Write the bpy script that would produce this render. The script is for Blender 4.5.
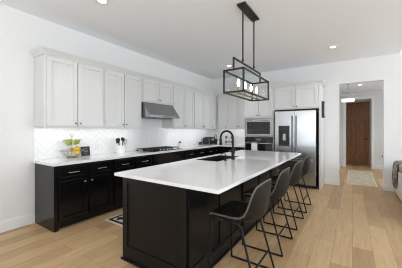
import bpy, bmesh, math, random
from mathutils import Vector, Matrix
random.seed(7)
sc = bpy.context.scene
C = sc.collection
for o in list(bpy.data.objects):
    bpy.data.objects.remove(o)

# ------------------------------------------------------------------ camera
cam_d = bpy.data.cameras.new('camera')
cam_d.sensor_width = 36.0
cam_d.lens = 227.45 / 402 * 36
cam_d.shift_y = -4.23 / 402
cam_d.clip_start = 0.05
cam = bpy.data.objects.new('camera', cam_d)
C.objects.link(cam)
cam.location = (0, 0, 1.37)
cam.rotation_euler = (math.radians(90), 0, math.radians(33.667))
sc.camera = cam

# ------------------------------------------------------------------ world, big lights, exposure
w = bpy.data.worlds.new('daylight_sky')
sc.world = w
w.use_nodes = True
bg = w.node_tree.nodes['Background']
bg.inputs[0].default_value = (0.86, 0.93, 1.0, 1)
bg.inputs[1].default_value = 1.6


def area(name, loc, rot, sx, sy, power, col=(1, 1, 1), spread=180):
    d = bpy.data.lights.new(name, 'AREA')
    d.shape = 'RECTANGLE'
    d.size, d.size_y = sx, sy
    d.energy = power
    d.color = col
    d.spread = math.radians(spread)
    o = bpy.data.objects.new(name, d)
    C.objects.link(o)
    o.location = loc
    o.rotation_euler = [math.radians(a) for a in rot]
    return o


DAY = (0.90, 0.983, 1.064)
# window daylight, right and rear; lamps tilted up as added ceiling fill
area('window_daylight_fill', (5.45, 2.6, 1.75), (0, 124, 0), 2.3, 6.4, 275, DAY)
area('rear_daylight_fill', (0.6, -3.05, 1.7), (-90 - 66, 0, 180), 7.0, 2.4, 235, DAY)
area('hall_fill', (2.1, 8.4, 1.5), (0, 90, 0), 1.8, 1.6, 16, DAY)  # added fill lamp for the dark hall, in front of a solid wall
vs = sc.view_settings
sc.display_settings.display_device = 'sRGB'
vs.view_transform = 'Standard'
vs.look = 'None'
vs.gamma = 1.0
vs.use_curve_mapping = False
vs.exposure = 0.0
sc.cycles.use_denoising = True
sc.cycles.filter_width = 1.1
sc.cycles.max_bounces = 10
sc.cycles.diffuse_bounces = 6
sc.cycles.caustics_reflective = False
sc.cycles.caustics_refractive = False
sc.cycles.sample_clamp_indirect = 8.0


# ------------------------------------------------------------------ materials
def mat(name, col, rough=0.5, metal=0.0, spec=0.5, noise=0.0, nscale=8.0, bump=0.0, bscale=60.0, coat=0.0,
        stretch=(1, 1, 1), emit=None, estr=0.0, sheen=0.0):
    m = bpy.data.materials.new(name)
    m.use_nodes = True
    nt = m.node_tree
    b = nt.nodes['Principled BSDF']
    b.inputs['Base Color'].default_value = (*col, 1)
    b.inputs['Roughness'].default_value = rough
    b.inputs['Metallic'].default_value = metal
    b.inputs['Specular IOR Level'].default_value = spec
    b.inputs['Coat Weight'].default_value = coat
    b.inputs['Sheen Weight'].default_value = sheen
    tc = nt.nodes.new('ShaderNodeTexCoord')
    mp = nt.nodes.new('ShaderNodeMapping')
    mp.inputs['Scale'].default_value = stretch
    nt.links.new(tc.outputs['Object'], mp.inputs['Vector'])
    if noise > 0:
        n = nt.nodes.new('ShaderNodeTexNoise')
        n.inputs['Scale'].default_value = nscale
        n.inputs['Detail'].default_value = 4
        nt.links.new(mp.outputs[0], n.inputs['Vector'])
        r = nt.nodes.new('ShaderNodeValToRGB')
        r.color_ramp.elements[0].position = 0.3
        r.color_ramp.elements[1].position = 0.7
        r.color_ramp.elements[0].color = (*[c * (1 - noise) for c in col], 1)
        r.color_ramp.elements[1].color = (*[min(1, c * (1 + noise)) for c in col], 1)
        nt.links.new(n.outputs['Fac'], r.inputs['Fac'])
        nt.links.new(r.outputs['Color'], b.inputs['Base Color'])
    if bump > 0:
        n2 = nt.nodes.new('ShaderNodeTexNoise')
        n2.inputs['Scale'].default_value = bscale
        nt.links.new(mp.outputs[0], n2.inputs['Vector'])
        bp = nt.nodes.new('ShaderNodeBump')
        bp.inputs['Strength'].default_value = bump
        bp.inputs['Distance'].default_value = 0.004
        nt.links.new(n2.outputs['Fac'], bp.inputs['Height'])
        nt.links.new(bp.outputs[0], b.inputs['Normal'])
    if emit:
        b.inputs['Emission Color'].default_value = (*emit, 1)
        b.inputs['Emission Strength'].default_value = estr
    return m


def oak_floor():
    m = bpy.data.materials.new('oak_plank_floor')
    m.use_nodes = True
    nt = m.node_tree
    b = nt.nodes['Principled BSDF']
    tc = nt.nodes.new('ShaderNodeTexCoord')
    mp = nt.nodes.new('ShaderNodeMapping')
    mp.inputs['Rotation'].default_value = (0, 0, math.radians(90))
    nt.links.new(tc.outputs['Object'], mp.inputs['Vector'])
    br = nt.nodes.new('ShaderNodeTexBrick')
    br.offset = 0.37
    br.offset_frequency = 2
    br.inputs['Scale'].default_value = 1
    br.inputs['Brick Width'].default_value = 1.35
    br.inputs['Row Height'].default_value = 0.19
    br.inputs['Mortar Size'].default_value = 0.0016
    br.inputs['Mortar Smooth'].default_value = 0.2
    br.inputs['Bias'].default_value = 0.0
    br.inputs['Color1'].default_value = (0.43, 0.280, 0.143, 1)
    br.inputs['Color2'].default_value = (0.61, 0.42, 0.233, 1)
    br.inputs['Mortar'].default_value = (0.22, 0.13, 0.065, 1)
    nt.links.new(mp.outputs[0], br.inputs['Vector'])
    mp2 = nt.nodes.new('ShaderNodeMapping')
    mp2.inputs['Scale'].default_value = (14, 1.1, 1)
    nt.links.new(tc.outputs['Object'], mp2.inputs['Vector'])
    n = nt.nodes.new('ShaderNodeTexNoise')
    n.inputs['Scale'].default_value = 2.2
    n.inputs['Detail'].default_value = 6
    n.inputs['Distortion'].default_value = 0.6
    nt.links.new(mp2.outputs[0], n.inputs['Vector'])
    r = nt.nodes.new('ShaderNodeValToRGB')
    r.color_ramp.elements[0].position = 0.32
    r.color_ramp.elements[0].color = (0.87, 0.84, 0.80, 1)
    r.color_ramp.elements[1].position = 0.66
    r.color_ramp.elements[1].color = (1.06, 1.05, 1.03, 1)
    nt.links.new(n.outputs['Fac'], r.inputs['Fac'])
    mx = nt.nodes.new('ShaderNodeMix')
    mx.data_type = 'RGBA'
    mx.blend_type = 'MULTIPLY'
    mx.inputs[0].default_value = 1.0
    nt.links.new(br.outputs['Color'], mx.inputs[6])
    nt.links.new(r.outputs['Color'], mx.inputs[7])
    nt.links.new(mx.outputs[2], b.inputs['Base Color'])
    b.inputs['Roughness'].default_value = 0.42
    b.inputs['Specular IOR Level'].default_value = 0.35
    bp = nt.nodes.new('ShaderNodeBump')
    bp.inputs['Strength'].default_value = 0.15
    bp.inputs['Distance'].default_value = 0.002
    nt.links.new(br.outputs['Fac'], bp.inputs['Height'])
    bp.invert = True
    nt.links.new(bp.outputs[0], b.inputs['Normal'])
    return m


def wood(name, c1, c2, scale=(18, 18, 1.4), rough=0.45):
    m = bpy.data.materials.new(name)
    m.use_nodes = True
    nt = m.node_tree
    b = nt.nodes['Principled BSDF']
    tc = nt.nodes.new('ShaderNodeTexCoord')
    mp = nt.nodes.new('ShaderNodeMapping')
    mp.inputs['Scale'].default_value = scale
    nt.links.new(tc.outputs['Object'], mp.inputs['Vector'])
    n = nt.nodes.new('ShaderNodeTexNoise')
    n.inputs['Scale'].default_value = 1.6
    n.inputs['Detail'].default_value = 6
    n.inputs['Distortion'].default_value = 1.2
    nt.links.new(mp.outputs[0], n.inputs['Vector'])
    r = nt.nodes.new('ShaderNodeValToRGB')
    r.color_ramp.elements[0].position = 0.3
    r.color_ramp.elements[0].color = (*c1, 1)
    r.color_ramp.elements[1].position = 0.7
    r.color_ramp.elements[1].color = (*c2, 1)
    nt.links.new(n.outputs['Fac'], r.inputs['Fac'])
    nt.links.new(r.outputs['Color'], b.inputs['Base Color'])
    b.inputs['Roughness'].default_value = rough
    return m


def clear_glass(name, gloss=0.06):
    m = bpy.data.materials.new(name)
    m.use_nodes = True
    nt = m.node_tree
    nt.nodes.clear()
    o = nt.nodes.new('ShaderNodeOutputMaterial')
    t = nt.nodes.new('ShaderNodeBsdfTransparent')
    t.inputs[0].default_value = (0.97, 0.975, 0.97, 1)
    g = nt.nodes.new('ShaderNodeBsdfGlossy')
    g.inputs['Roughness'].default_value = 0.03
    mx = nt.nodes.new('ShaderNodeMixShader')
    mx.inputs[0].default_value = gloss
    nt.links.new(t.outputs[0], mx.inputs[1])
    nt.links.new(g.outputs[0], mx.inputs[2])
    nt.links.new(mx.outputs[0], o.inputs[0])
    return m


def pattern_rug(name, c1, c2, scale, kind='voronoi'):
    m = bpy.data.materials.new(name)
    m.use_nodes = True
    nt = m.node_tree
    b = nt.nodes['Principled BSDF']
    b.inputs['Roughness'].default_value = 0.95
    tc = nt.nodes.new('ShaderNodeTexCoord')
    if kind == 'checker':
        v = nt.nodes.new('ShaderNodeTexChecker')
        v.inputs['Scale'].default_value = scale
        v.inputs['Color1'].default_value = (*c1, 1)
        v.inputs['Color2'].default_value = (*c2, 1)
        mp = nt.nodes.new('ShaderNodeMapping')
        mp.inputs['Rotation'].default_value = (0, 0, math.radians(45))
        nt.links.new(tc.outputs['Object'], mp.inputs['Vector'])
        nt.links.new(mp.outputs[0], v.inputs['Vector'])
        nt.links.new(v.outputs['Color'], b.inputs['Base Color'])
    else:
        v = nt.nodes.new('ShaderNodeTexNoise')
        v.inputs['Scale'].default_value = scale
        v.inputs['Detail'].default_value = 5
        nt.links.new(tc.outputs['Object'], v.inputs['Vector'])
        r = nt.nodes.new('ShaderNodeValToRGB')
        r.color_ramp.elements[0].position = 0.38
        r.color_ramp.elements[0].color = (*c1, 1)
        r.color_ramp.elements[1].position = 0.62
        r.color_ramp.elements[1].color = (*c2, 1)
        nt.links.new(v.outputs['Fac'], r.inputs['Fac'])
        nt.links.new(r.outputs['Color'], b.inputs['Base Color'])
    return m


M = {
    'wall': mat('white_wall_paint', (0.80, 0.80, 0.795), 0.85, bump=0.03, bscale=120),
    'hall': mat('hall_wall_paint', (0.78, 0.775, 0.765), 0.85, bump=0.03, bscale=120),
    'ceil': mat('flat_ceiling_paint', (0.885, 0.91, 0.935), 0.9, bump=0.03, bscale=90),
    'trim': mat('white_trim_paint', (0.84, 0.84, 0.835), 0.45),
    'floor': oak_floor(),
    'cab': mat('white_cabinet_paint', (0.70, 0.70, 0.69), 0.4),
    'black': mat('black_cabinet_paint', (0.0055, 0.0054, 0.0054), 0.2, noise=0.15, nscale=4, spec=0.4),
    'isl': mat('espresso_black_cabinet', (0.0055, 0.0055, 0.0058), 0.34, noise=0.15, nscale=4, spec=0.24),
    'toe': mat('toe_kick_black', (0.008, 0.007, 0.006), 0.6),
    'quartz': mat('white_quartz', (0.83, 0.83, 0.825), 0.045, noise=0.02, nscale=3, spec=0.5),
    'tile': mat('white_gloss_tile', (0.86, 0.86, 0.855), 0.16),
    'grout': mat('pale_grey_grout', (0.70, 0.70, 0.69), 0.9),
    'steel': mat('brushed_stainless', (0.39, 0.39, 0.395), 0.22, metal=1.0, noise=0.05, nscale=3, stretch=(60, 60, 1)),
    'fsteel': mat('bright_brushed_stainless', (0.52, 0.52, 0.525), 0.26, metal=1.0, noise=0.05, nscale=3, stretch=(60, 60, 1)),
    'dsteel': mat('dark_stainless', (0.24, 0.24, 0.25), 0.3, metal=1.0),
    'nickel': mat('satin_nickel', (0.62, 0.60, 0.57), 0.25, metal=1.0),
    'knob': mat('dark_nickel', (0.20, 0.19, 0.18), 0.3, metal=1.0),
    'bglass': mat('black_oven_glass', (0.006, 0.006, 0.007), 0.06, spec=0.6),
    'bplastic': mat('black_plastic', (0.012, 0.012, 0.013), 0.35),
    'bmetal': mat('matte_black_metal', (0.007, 0.007, 0.007), 0.45, spec=0.25),
    'iron': mat('cast_iron', (0.015, 0.015, 0.015), 0.55),
    'leather': mat('dark_brown_leather', (0.013, 0.0115, 0.0095), 0.5, spec=0.22, noise=0.25, nscale=14, bump=0.2, bscale=220),
    'piping': mat('worn_grey_edge_piping', (0.10, 0.095, 0.085), 0.5),
    'fixture': mat('bronze_black_fixture', (0.032, 0.029, 0.027), 0.42, metal=0.5),
    'brass': mat('antique_brass', (0.36, 0.30, 0.18), 0.3, metal=1.0),
    'bulb': mat('glowing_bulb', (1, 1, 1), 0.3, emit=(1.0, 0.93, 0.82), estr=11),
    'lens': mat('glowing_downlight_lens', (1, 1, 1), 0.4, emit=(1.0, 0.97, 0.93), estr=9),
    'shade': mat('glowing_white_shade', (0.9, 0.9, 0.88), 0.6, emit=(1.0, 0.98, 0.95), estr=0.8),
    'led': mat('glowing_led_strip', (1, 1, 1), 0.4, emit=(1.0, 0.97, 0.94), estr=3.0),
    'glass': clear_glass('clear_lantern_glass', 0.004),
    'pane': clear_glass('window_glass', 0.05),
    'rug': pattern_rug('cream_faded_rug', (0.45, 0.37, 0.27), (0.60, 0.52, 0.40), 9),
    'rug_edge': mat('cream_rug_binding', (0.66, 0.58, 0.45), 0.95),
    'mat_pat': pattern_rug('black_white_mat_weave', (0.02, 0.02, 0.02), (0.62, 0.58, 0.50), 9, 'checker'),
    'mat_edge': mat('cream_mat_border', (0.66, 0.60, 0.50), 0.95),
    'mat_dark': mat('black_mat_band', (0.02, 0.02, 0.02), 0.95),
    'door': wood('stained_knotty_alder', (0.25, 0.105, 0.042), (0.55, 0.27, 0.115)),
    'ceramic': mat('white_ceramic', (0.85, 0.85, 0.84), 0.25),
    'cream': mat('cream_sofa_fabric', (0.74, 0.71, 0.67), 0.95, bump=0.25, bscale=160, sheen=0.2),
    'tan': mat('tan_cushion_fabric', (0.52, 0.41, 0.26), 0.9, bump=0.25, bscale=160),
    'throw': pattern_rug('grey_knit_throw', (0.11, 0.10, 0.095), (0.42, 0.39, 0.36), 16),
    'apple': mat('green_apple_skin', (0.33, 0.42, 0.03), 0.3, noise=0.2, nscale=10),
    'lemon': mat('yellow_lemon_peel', (0.78, 0.52, 0.03), 0.42, bump=0.3, bscale=150),
    'orange': mat('orange_peel', (0.72, 0.33, 0.02), 0.42, bump=0.3, bscale=150),
    'stem': mat('brown_stem', (0.10, 0.06, 0.03), 0.7),
    'chalk': mat('pale_chalk_strokes', (0.55, 0.55, 0.53), 0.9),
    'slate': mat('black_slate', (0.018, 0.018, 0.018), 0.6),
    'jarglass': mat('frosted_jar', (0.66, 0.66, 0.64), 0.2),
    'mugbrown': mat('brown_mug_glaze', (0.16, 0.095, 0.06), 0.3),
    'mugblue': mat('blue_grey_mug_glaze', (0.30, 0.33, 0.37), 0.3),
    'display': mat('dispenser_display', (0.02, 0.02, 0.02), 0.2, emit=(0.8, 0.9, 1.0), estr=0.4),
}


# ------------------------------------------------------------------ mesh helpers
def BM():
    return bmesh.new()


def box(bm, x0, x1, y0, y1, z0, z1, bev=0.0, seg=2):
    t = bmesh.new()
    bmesh.ops.create_cube(t, size=1)
    for v in t.verts:
        v.co = Vector(((x0 + x1) / 2 + v.co.x * (x1 - x0), (y0 + y1) / 2 + v.co.y * (y1 - y0), (z0 + z1) / 2 + v.co.z * (z1 - z0)))
    if bev > 0:
        bmesh.ops.bevel(t, geom=t.edges[:], offset=bev, segments=seg, affect='EDGES', profile=0.6)
    merge(bm, t)


def merge(bm, t, mtx=None):
    if mtx is not None:
        bmesh.ops.transform(t, matrix=mtx, verts=t.verts)
    me = bpy.data.meshes.new('tmp')
    t.to_mesh(me)
    t.free()
    bm.from_mesh(me)
    bpy.data.meshes.remove(me)


def tube(bm, pts, r, n=10, closed=False, cap=True):
    pts = [Vector(p) for p in pts]
    N = len(pts)
    rings = []
    up = None
    for i, p in enumerate(pts):
        if closed:
            d = (pts[(i + 1) % N] - pts[i - 1]).normalized()
        elif i == 0:
            d = (pts[1] - p).normalized()
        elif i == N - 1:
            d = (p - pts[-2]).normalized()
        else:
            d = ((pts[i + 1] - p).normalized() + (p - pts[i - 1]).normalized()).normalized()
        if up is None:
            up = Vector((0, 0, 1)) if abs(d.z) < 0.9 else Vector((1, 0, 0))
        s = d.cross(up).normalized()
        up = s.cross(d).normalized()
        rr = r[i] if isinstance(r, (list, tuple)) else r
        rings.append([bm.verts.new(p + (s * math.cos(2 * math.pi * k / n) + up * math.sin(2 * math.pi * k / n)) * rr) for k in range(n)])
    for i in range(N if closed else N - 1):
        a, b = rings[i], rings[(i + 1) % N]
        for k in range(n):
            bm.faces.new((a[k], a[(k + 1) % n], b[(k + 1) % n], b[k]))
    if cap and not closed:
        bm.faces.new(rings[0][::-1])
        bm.faces.new(rings[-1])


def smooth_path(pts, k=6):
    """Catmull-Rom through pts"""
    P = [Vector(p) for p in pts]
    P = [P[0] * 2 - P[1]] + P + [P[-1] * 2 - P[-2]]
    out = []
    for i in range(1, len(P) - 2):
        for j in range(k):
            t = j / k
            a, b, c, d = P[i - 1], P[i], P[i + 1], P[i + 2]
            out.append(0.5 * ((2 * b) + (c - a) * t + (2 * a - 5 * b + 4 * c - d) * t * t + (3 * b - a - 3 * c + d) * t ** 3))
    out.append(P[-2])
    return out


def fillet(pts, r, k=5):
    """round the inner corners of a polyline"""
    P = [Vector(p) for p in pts]
    out = [P[0]]
    for i in range(1, len(P) - 1):
        a = (P[i - 1] - P[i])
        b = (P[i + 1] - P[i])
        rr = min(r, a.length * 0.45, b.length * 0.45)
        s, e = P[i] + a.normalized() * rr, P[i] + b.normalized() * rr
        for j in range(k + 1):
            t = j / k
            out.append(s * (1 - t) ** 2 + P[i] * 2 * t * (1 - t) + e * t * t)
    out.append(P[-1])
    return out


def lathe(bm, prof, c=(0, 0, 0), n=24, axis='Z'):
    rings = []
    c = Vector(c)
    for r, z in prof:
        ring = []
        for k in range(n):
            a = 2 * math.pi * k / n
            x, y = r * math.cos(a), r * math.sin(a)
            if axis == 'Z':
                v = Vector((x, y, z))
            elif axis == 'X':
                v = Vector((z, x, y))
            else:
                v = Vector((x, z, y))
            ring.append(bm.verts.new(c + v))
        rings.append(ring)
    for a, b in zip(rings[:-1], rings[1:]):
        for k in range(n):
            bm.faces.new((a[k], a[(k + 1) % n], b[(k + 1) % n], b[k]))
    if prof[0][0] > 1e-5:
        bm.faces.new(rings[0][::-1])
    if prof[-1][0] > 1e-5:
        bm.faces.new(rings[-1])


def prism(bm, poly, axis, a0, a1, bev=0.0):
    """poly: 2D points; axis 'Y' -> poly in (x,z); 'X' -> (y,z); 'Z' -> (x,y)"""
    t = bmesh.new()

    def P(p, a):
        return {'Y': (p[0], a, p[1]), 'X': (a, p[0], p[1]), 'Z': (p[0], p[1], a)}[axis]
    A = [t.verts.new(P(p, a0)) for p in poly]
    B = [t.verts.new(P(p, a1)) for p in poly]
    n = len(poly)
    t.faces.new(A)
    t.faces.new(B[::-1])
    for i in range(n):
        t.faces.new((A[i], B[i], B[(i + 1) % n], A[(i + 1) % n]))
    bmesh.ops.recalc_face_normals(t, faces=t.faces)
    if bev > 0:
        bmesh.ops.bevel(t, geom=t.edges[:], offset=bev, segments=2, affect='EDGES')
    merge(bm, t)


def obj(name, bm, m, parent=None, smooth=None, recalc=True):
    if recalc:
        bmesh.ops.recalc_face_normals(bm, faces=bm.faces)
    off = Vector((0, 0, 0))
    p = parent
    while p is not None:
        off += Vector(p.location)
        p = p.parent
    if parent is not None:
        bmesh.ops.translate(bm, verts=bm.verts, vec=-off)
    me = bpy.data.meshes.new(name)
    bm.to_mesh(me)
    bm.free()
    me.materials.append(M[m] if isinstance(m, str) else m)
    if smooth is not None:
        me.polygons.foreach_set('use_smooth', [True] * len(me.polygons))
        me.set_sharp_from_angle(angle=math.radians(smooth))
    o = bpy.data.objects.new(name, me)
    C.objects.link(o)
    if parent is not None:
        o.parent = parent
    return o


def tag(o, label, cat, group=None):
    o['label'] = label
    o['category'] = cat
    if group:
        o['group'] = group
    return o


def thing(name, label, cat, loc=(0, 0, 0), group=None):
    o = bpy.data.objects.new(name, None)
    o.empty_display_size = 0.1
    C.objects.link(o)
    o.location = loc
    return tag(o, label, cat, group)


def struct(name, bm, m, parent=None, smooth=None, label=None):
    o = obj(name, bm, m, parent, smooth)
    if parent is None:
        o['kind'] = 'structure'
        if label:
            o['label'] = label
    return o


def solo(name, bm, m, label, cat, group=None, smooth=None, origin=None):
    """one-mesh thing, origin moved to its base"""
    if origin is None:
        xs = [v.co for v in bm.verts]
        mn = Vector((min(v.x for v in xs), min(v.y for v in xs), min(v.z for v in xs)))
        mx = Vector((max(v.x for v in xs), max(v.y for v in xs), max(v.z for v in xs)))
        origin = ((mn.x + mx.x) / 2, (mn.y + mx.y) / 2, mn.z)
    bmesh.ops.translate(bm, verts=bm.verts, vec=-Vector(origin))
    o = obj(name, bm, m, None, smooth)
    o.location = origin
    return tag(o, label, cat, group)


def dup(root, loc, label=None, group=None, rotz=None):
    r = root.copy()
    C.objects.link(r)
    r.location = loc
    if rotz is not None:
        r.rotation_euler = (0, 0, rotz)
    if label:
        r['label'] = label
    if group:
        r['group'] = group
    for ch in list(root.children):
        c = ch.copy()
        C.objects.link(c)
        c.parent = r
        for g in list(ch.children):
            d = g.copy()
            C.objects.link(d)
            d.parent = c
    return r


# oriented boxes: nrm '+X' (left run, width along Y) or '-Y' (back run, width along X); d = distance out of the face plane
def obox(bm, nrm, face, a0, a1, d0, d1, z0, z1, bev=0.0):
    if nrm == '+X':
        box(bm, face + d0, face + d1, a0, a1, z0, z1, bev)
    elif nrm == '-X':
        box(bm, face - d1, face - d0, a0, a1, z0, z1, bev)
    elif nrm == '+Y':
        box(bm, a0, a1, face + d0, face + d1, z0, z1, bev)
    else:
        box(bm, a0, a1, face - d1, face - d0, z0, z1, bev)


def opt(nrm, face, a, d, z):
    return {'+X': (face + d, a, z), '-X': (face - d, a, z), '-Y': (a, face - d, z), '+Y': (a, face + d, z)}[nrm]


def shaker(nrm, face, a0, a1, z0, z1, t=0.024, rail=0.055, rec=0.019, bev=0.001, railb=None):
    """frame-and-panel front as one mesh"""
    bm = BM()
    obox(bm, nrm, face, a0, a0 + rail, 0, t, z0, z1, bev)
    obox(bm, nrm, face, a1 - rail, a1, 0, t, z0, z1, bev)
    obox(bm, nrm, face, a0 + rail - .001, a1 - rail + .001, 0, t, z1 - rail, z1, bev)
    obox(bm, nrm, face, a0 + rail - .001, a1 - rail + .001, 0, t, z0, z0 + (railb or rail), bev)
    obox(bm, nrm, face, a0 + rail - .012, a1 - rail + .012, 0.001, t - rec, z0 + rail - .012, z1 - rail + .012)
    return bm


def knob_bm(nrm, face, a, z):
    bm = BM()
    ax = 'X' if 'X' in nrm else 'Y'
    s = 1 if nrm[0] == '+' else -1
    pr = [(0.006, 0), (0.005, 0.010), (0.013, 0.018), (0.015, 0.024), (0.010, 0.030), (0.0, 0.031)]
    lathe(bm, [(r, s * h) for r, h in pr], opt(nrm, face, a, 0, z), 14, ax)
    return bm


def pull_bm(nrm, face, a, z, L=0.14):
    bm = BM()
    pts = [opt(nrm, face, a - L / 2, 0.0, z), opt(nrm, face, a - L / 2, 0.03, z), opt(nrm, face, a + L / 2, 0.03, z), opt(nrm, face, a + L / 2, 0.0, z)]
    tube(bm, fillet(pts, 0.004), 0.006, 10)
    return bm


# ------------------------------------------------------------------ setting
WL, WB = -3.9, 6.55          # left wall plane, back wall plane
CEIL = 3.05
bm = BM()
box(bm, WL - .15, 5.7, -3.35, 11.6, -0.06, 0.0)
struct('floor', bm, 'floor')

bm = BM()
box(bm, WL - .15, 0.86, -3.35, WB + .15, CEIL, CEIL + .12)
box(bm, 0.74, 0.86, -3.35, WB, CEIL + .12, 3.7)
box(bm, 0.86, 5.7, -3.35, WB + .15, 3.6, 3.7)
struct('ceiling', bm, 'ceil')

bm = BM()
box(bm, WL - .15, WL, -3.35, WB + .15, 0, CEIL)
struct('wall_left', bm, 'wall')

OX0, OX1, OZ = -0.275, 0.585, 2.50      # hall opening
bm = BM()
box(bm, WL, OX0, WB, WB + .15, 0, CEIL)
box(bm, OX0, OX1, WB, WB + .15, OZ, CEIL)
box(bm, OX1, 5.7, WB, WB + .15, 0, CEIL)
box(bm, .86, 5.7, WB, WB + .15, CEIL, 3.6)
struct('wall_back', bm, 'wall')

# living-room side: wall with three tall windows, and rear wall with two
bm = BM()
wy = [(-1.6, 0.0), (0.6, 2.2), (2.8, 4.4)]
ys = [-3.35] + [y for a in wy for y in a] + [WB]
for i in range(0, len(ys), 2):
    box(bm, 5.6, 5.75, ys[i], ys[i + 1], 0, 3.6)
for a, b in wy:
    box(bm, 5.6, 5.75, a, b, 0, 0.5)
    box(bm, 5.6, 5.75, a, b, 2.9, 3.6)
struct('wall_right', bm, 'wall')
bm = BM()
wx = [(-2.6, -0.6), (1.4, 4.4)]
xs = [WL] + [x for a in wx for x in a] + [5.6]
for i in range(0, len(xs), 2):
    box(bm, xs[i], xs[i + 1], -3.35, -3.2, 0, 3.7)
for a, b in wx:
    box(bm, a, b, -3.35, -3.2, 0, 0.3)
    box(bm, a, b, -3.35, -3.2, 2.7, 3.7)
struct('wall_front', bm, 'wall')
wn = 0
for nrm, face, spans, z0, z1 in (('-X', 5.72, wy, .5, 2.9), ('+Y', -3.32, wx, .3, 2.7)):
    for a, b in spans:
        wn += 1
        f = BM()
        for (c0, c1, e0, e1) in ((a, a + .06, z0, z1), (b - .06, b, z0, z1), (a + .06, b - .06, z0, z0 + .06), (a + .06, b - .06, z1 - .06, z1),
                                 ((a + b) / 2 - .02, (a + b) / 2 + .02, z0 + .06, z1 - .06)):
            obox(f, nrm, face, c0, c1, 0, .06, e0, e1)
        fo = struct(f'window_{wn}', f, 'trim')
        g = BM()
        obox(g, nrm, face, a + .05, b - .05, .025, .032, z0 + .05, z1 - .05)
        struct('window_pane', g, 'pane', fo)

# hall beyond the opening
HL, HB, HC = -0.38, 9.95, 2.73
AX0, AX1, AZ, DY = -0.205, 0.555, 2.47, 11.2
bm = BM()
box(bm, HL - .15, HL, WB + .15, HB, 0, HC)
struct('wall_hall_left', bm, 'hall')
bm = BM()
box(bm, 2.2, 2.35, WB + .15, HB, 0, HC)
struct('wall_hall_right', bm, 'hall')
bm = BM()
box(bm, HL - .15, AX0, HB, DY + .2, 0, HC)
box(bm, AX1, 2.35, HB, DY + .2, 0, HC)
box(bm, AX0, AX1, HB, DY, AZ, HC)
box(bm, AX0, AX1, DY + .08, DY + .2, 0, HC)
struct('wall_hall_back', bm, 'hall')
bm = BM()
box(bm, HL - .15, 2.35, WB + .15, DY + .2, HC, HC + .1)
struct('ceiling_hall', bm, 'ceil')
bm = BM()   # casing round the alcove
box(bm, AX0 - .085, AX0 - .001, HB - .02, HB - .001, 0.0, AZ + .085, .003)
box(bm, AX1 + .001, AX1 + .085, HB - .02, HB - .001, 0.0, AZ + .085, .003)
box(bm, AX0, AX1, HB - .02, HB - .001, AZ + .001, AZ + .085, .003)
struct('trim_1', bm, 'trim')

# entry door: six-panel stained wood with a dark frame
bm = BM()
box(bm, AX0 + .004, AX0 + .04, DY + .004, DY + .075, 0, AZ - .01, .003)
box(bm, AX1 - .04, AX1 - .004, DY + .004, DY + .075, 0, AZ - .01, .003)
box(bm, AX0 + .04, AX1 - .04, DY + .004, DY + .075, AZ - .05, AZ - .01, .003)
dr = struct('door_1', bm, 'door')
dx0, dx1, dzt = AX0 + .042, AX1 - .042, AZ - .055
bm = BM()
mid = (dx0 + dx1) / 2
box(bm, dx0, dx1, DY + .058, DY + .070, 0.008, dzt)
for a, b in ((dx0, dx0 + .10), (mid - .045, mid + .045), (dx1 - .10, dx1)):
    box(bm, a, b, DY + .02, DY + .058, 0.008, dzt, .003)
for a, b in ((0.008, .22), (1.78, 1.92), (dzt - .12, dzt)):
    box(bm, dx0 + .09, mid - .04, DY + .0205, DY + .058, a, b, .003)
    box(bm, mid + .04, dx1 - .09, DY + .0205, DY + .058, a, b, .003)
for a, b in ((dx0 + .10, mid - .045), (mid + .045, dx1 - .10)):
    for c, d in ((.22, 1.78), (1.92, dzt - .12)):
        box(bm, a + .03, b - .03, DY + .035, DY + .059, c + .03, d - .03, .008)
struct('door_leaf', bm, 'door', dr)
bm = BM()
lathe(bm, [(.028, 0), (.028, -.01), (.012, -.014), (.012, -.04)], (dx1 - .05, DY + .02, 1.0), 16, 'Y')
tube(bm, [(dx1 - .05, DY - .018, 1.0), (dx1 - .16, DY - .018, 1.0)], .009)
struct('door_handle', bm, 'bmetal', dr, 40)
bm = BM()
box(bm, AX0 + .005, AX1 - .005, DY - .06, DY + .002, 0.001, 0.02, .004)
struct('door_sill', bm, 'door', dr)


def baseb(name, segs, h=0.15):
    """skirting boards: segs (nrm, face, a0, a1)"""
    bm = BM()
    for nrm, face, a0, a1 in segs:
        obox(bm, nrm, face, a0, a1, 0.001, 0.016, 0.001, h - .02, .002)
        obox(bm, nrm, face, a0, a1, 0.001, 0.010, h - .02, h, .003)
    return struct(name, bm, 'trim')


baseb('baseboard_left', [('+X', WL, -3.19, 1.43)])
baseb('baseboard_back', [('-Y', WB, -.595, OX0), ('-Y', WB, OX1, 5.58)])
baseb('baseboard_right', [('-X', 5.6, -3.17, WB - .02)])
baseb('baseboard_front', [('+Y', -3.2, WL + .02, 5.58)])
baseb('baseboard_hall_left', [('+X', HL, WB + .16, HB - .03)])
baseb('baseboard_hall_back', [('-Y', HB, AX1 + .09, 2.18)])
bm = BM()   # jamb returns of the opening
for x, n in ((OX0, '+X'), (OX1, '-X')):
    obox(bm, n, x, WB - .016, WB + .166, 0.001, .012, .001, .15, .002)
struct('trim_2', bm, 'trim')


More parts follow.
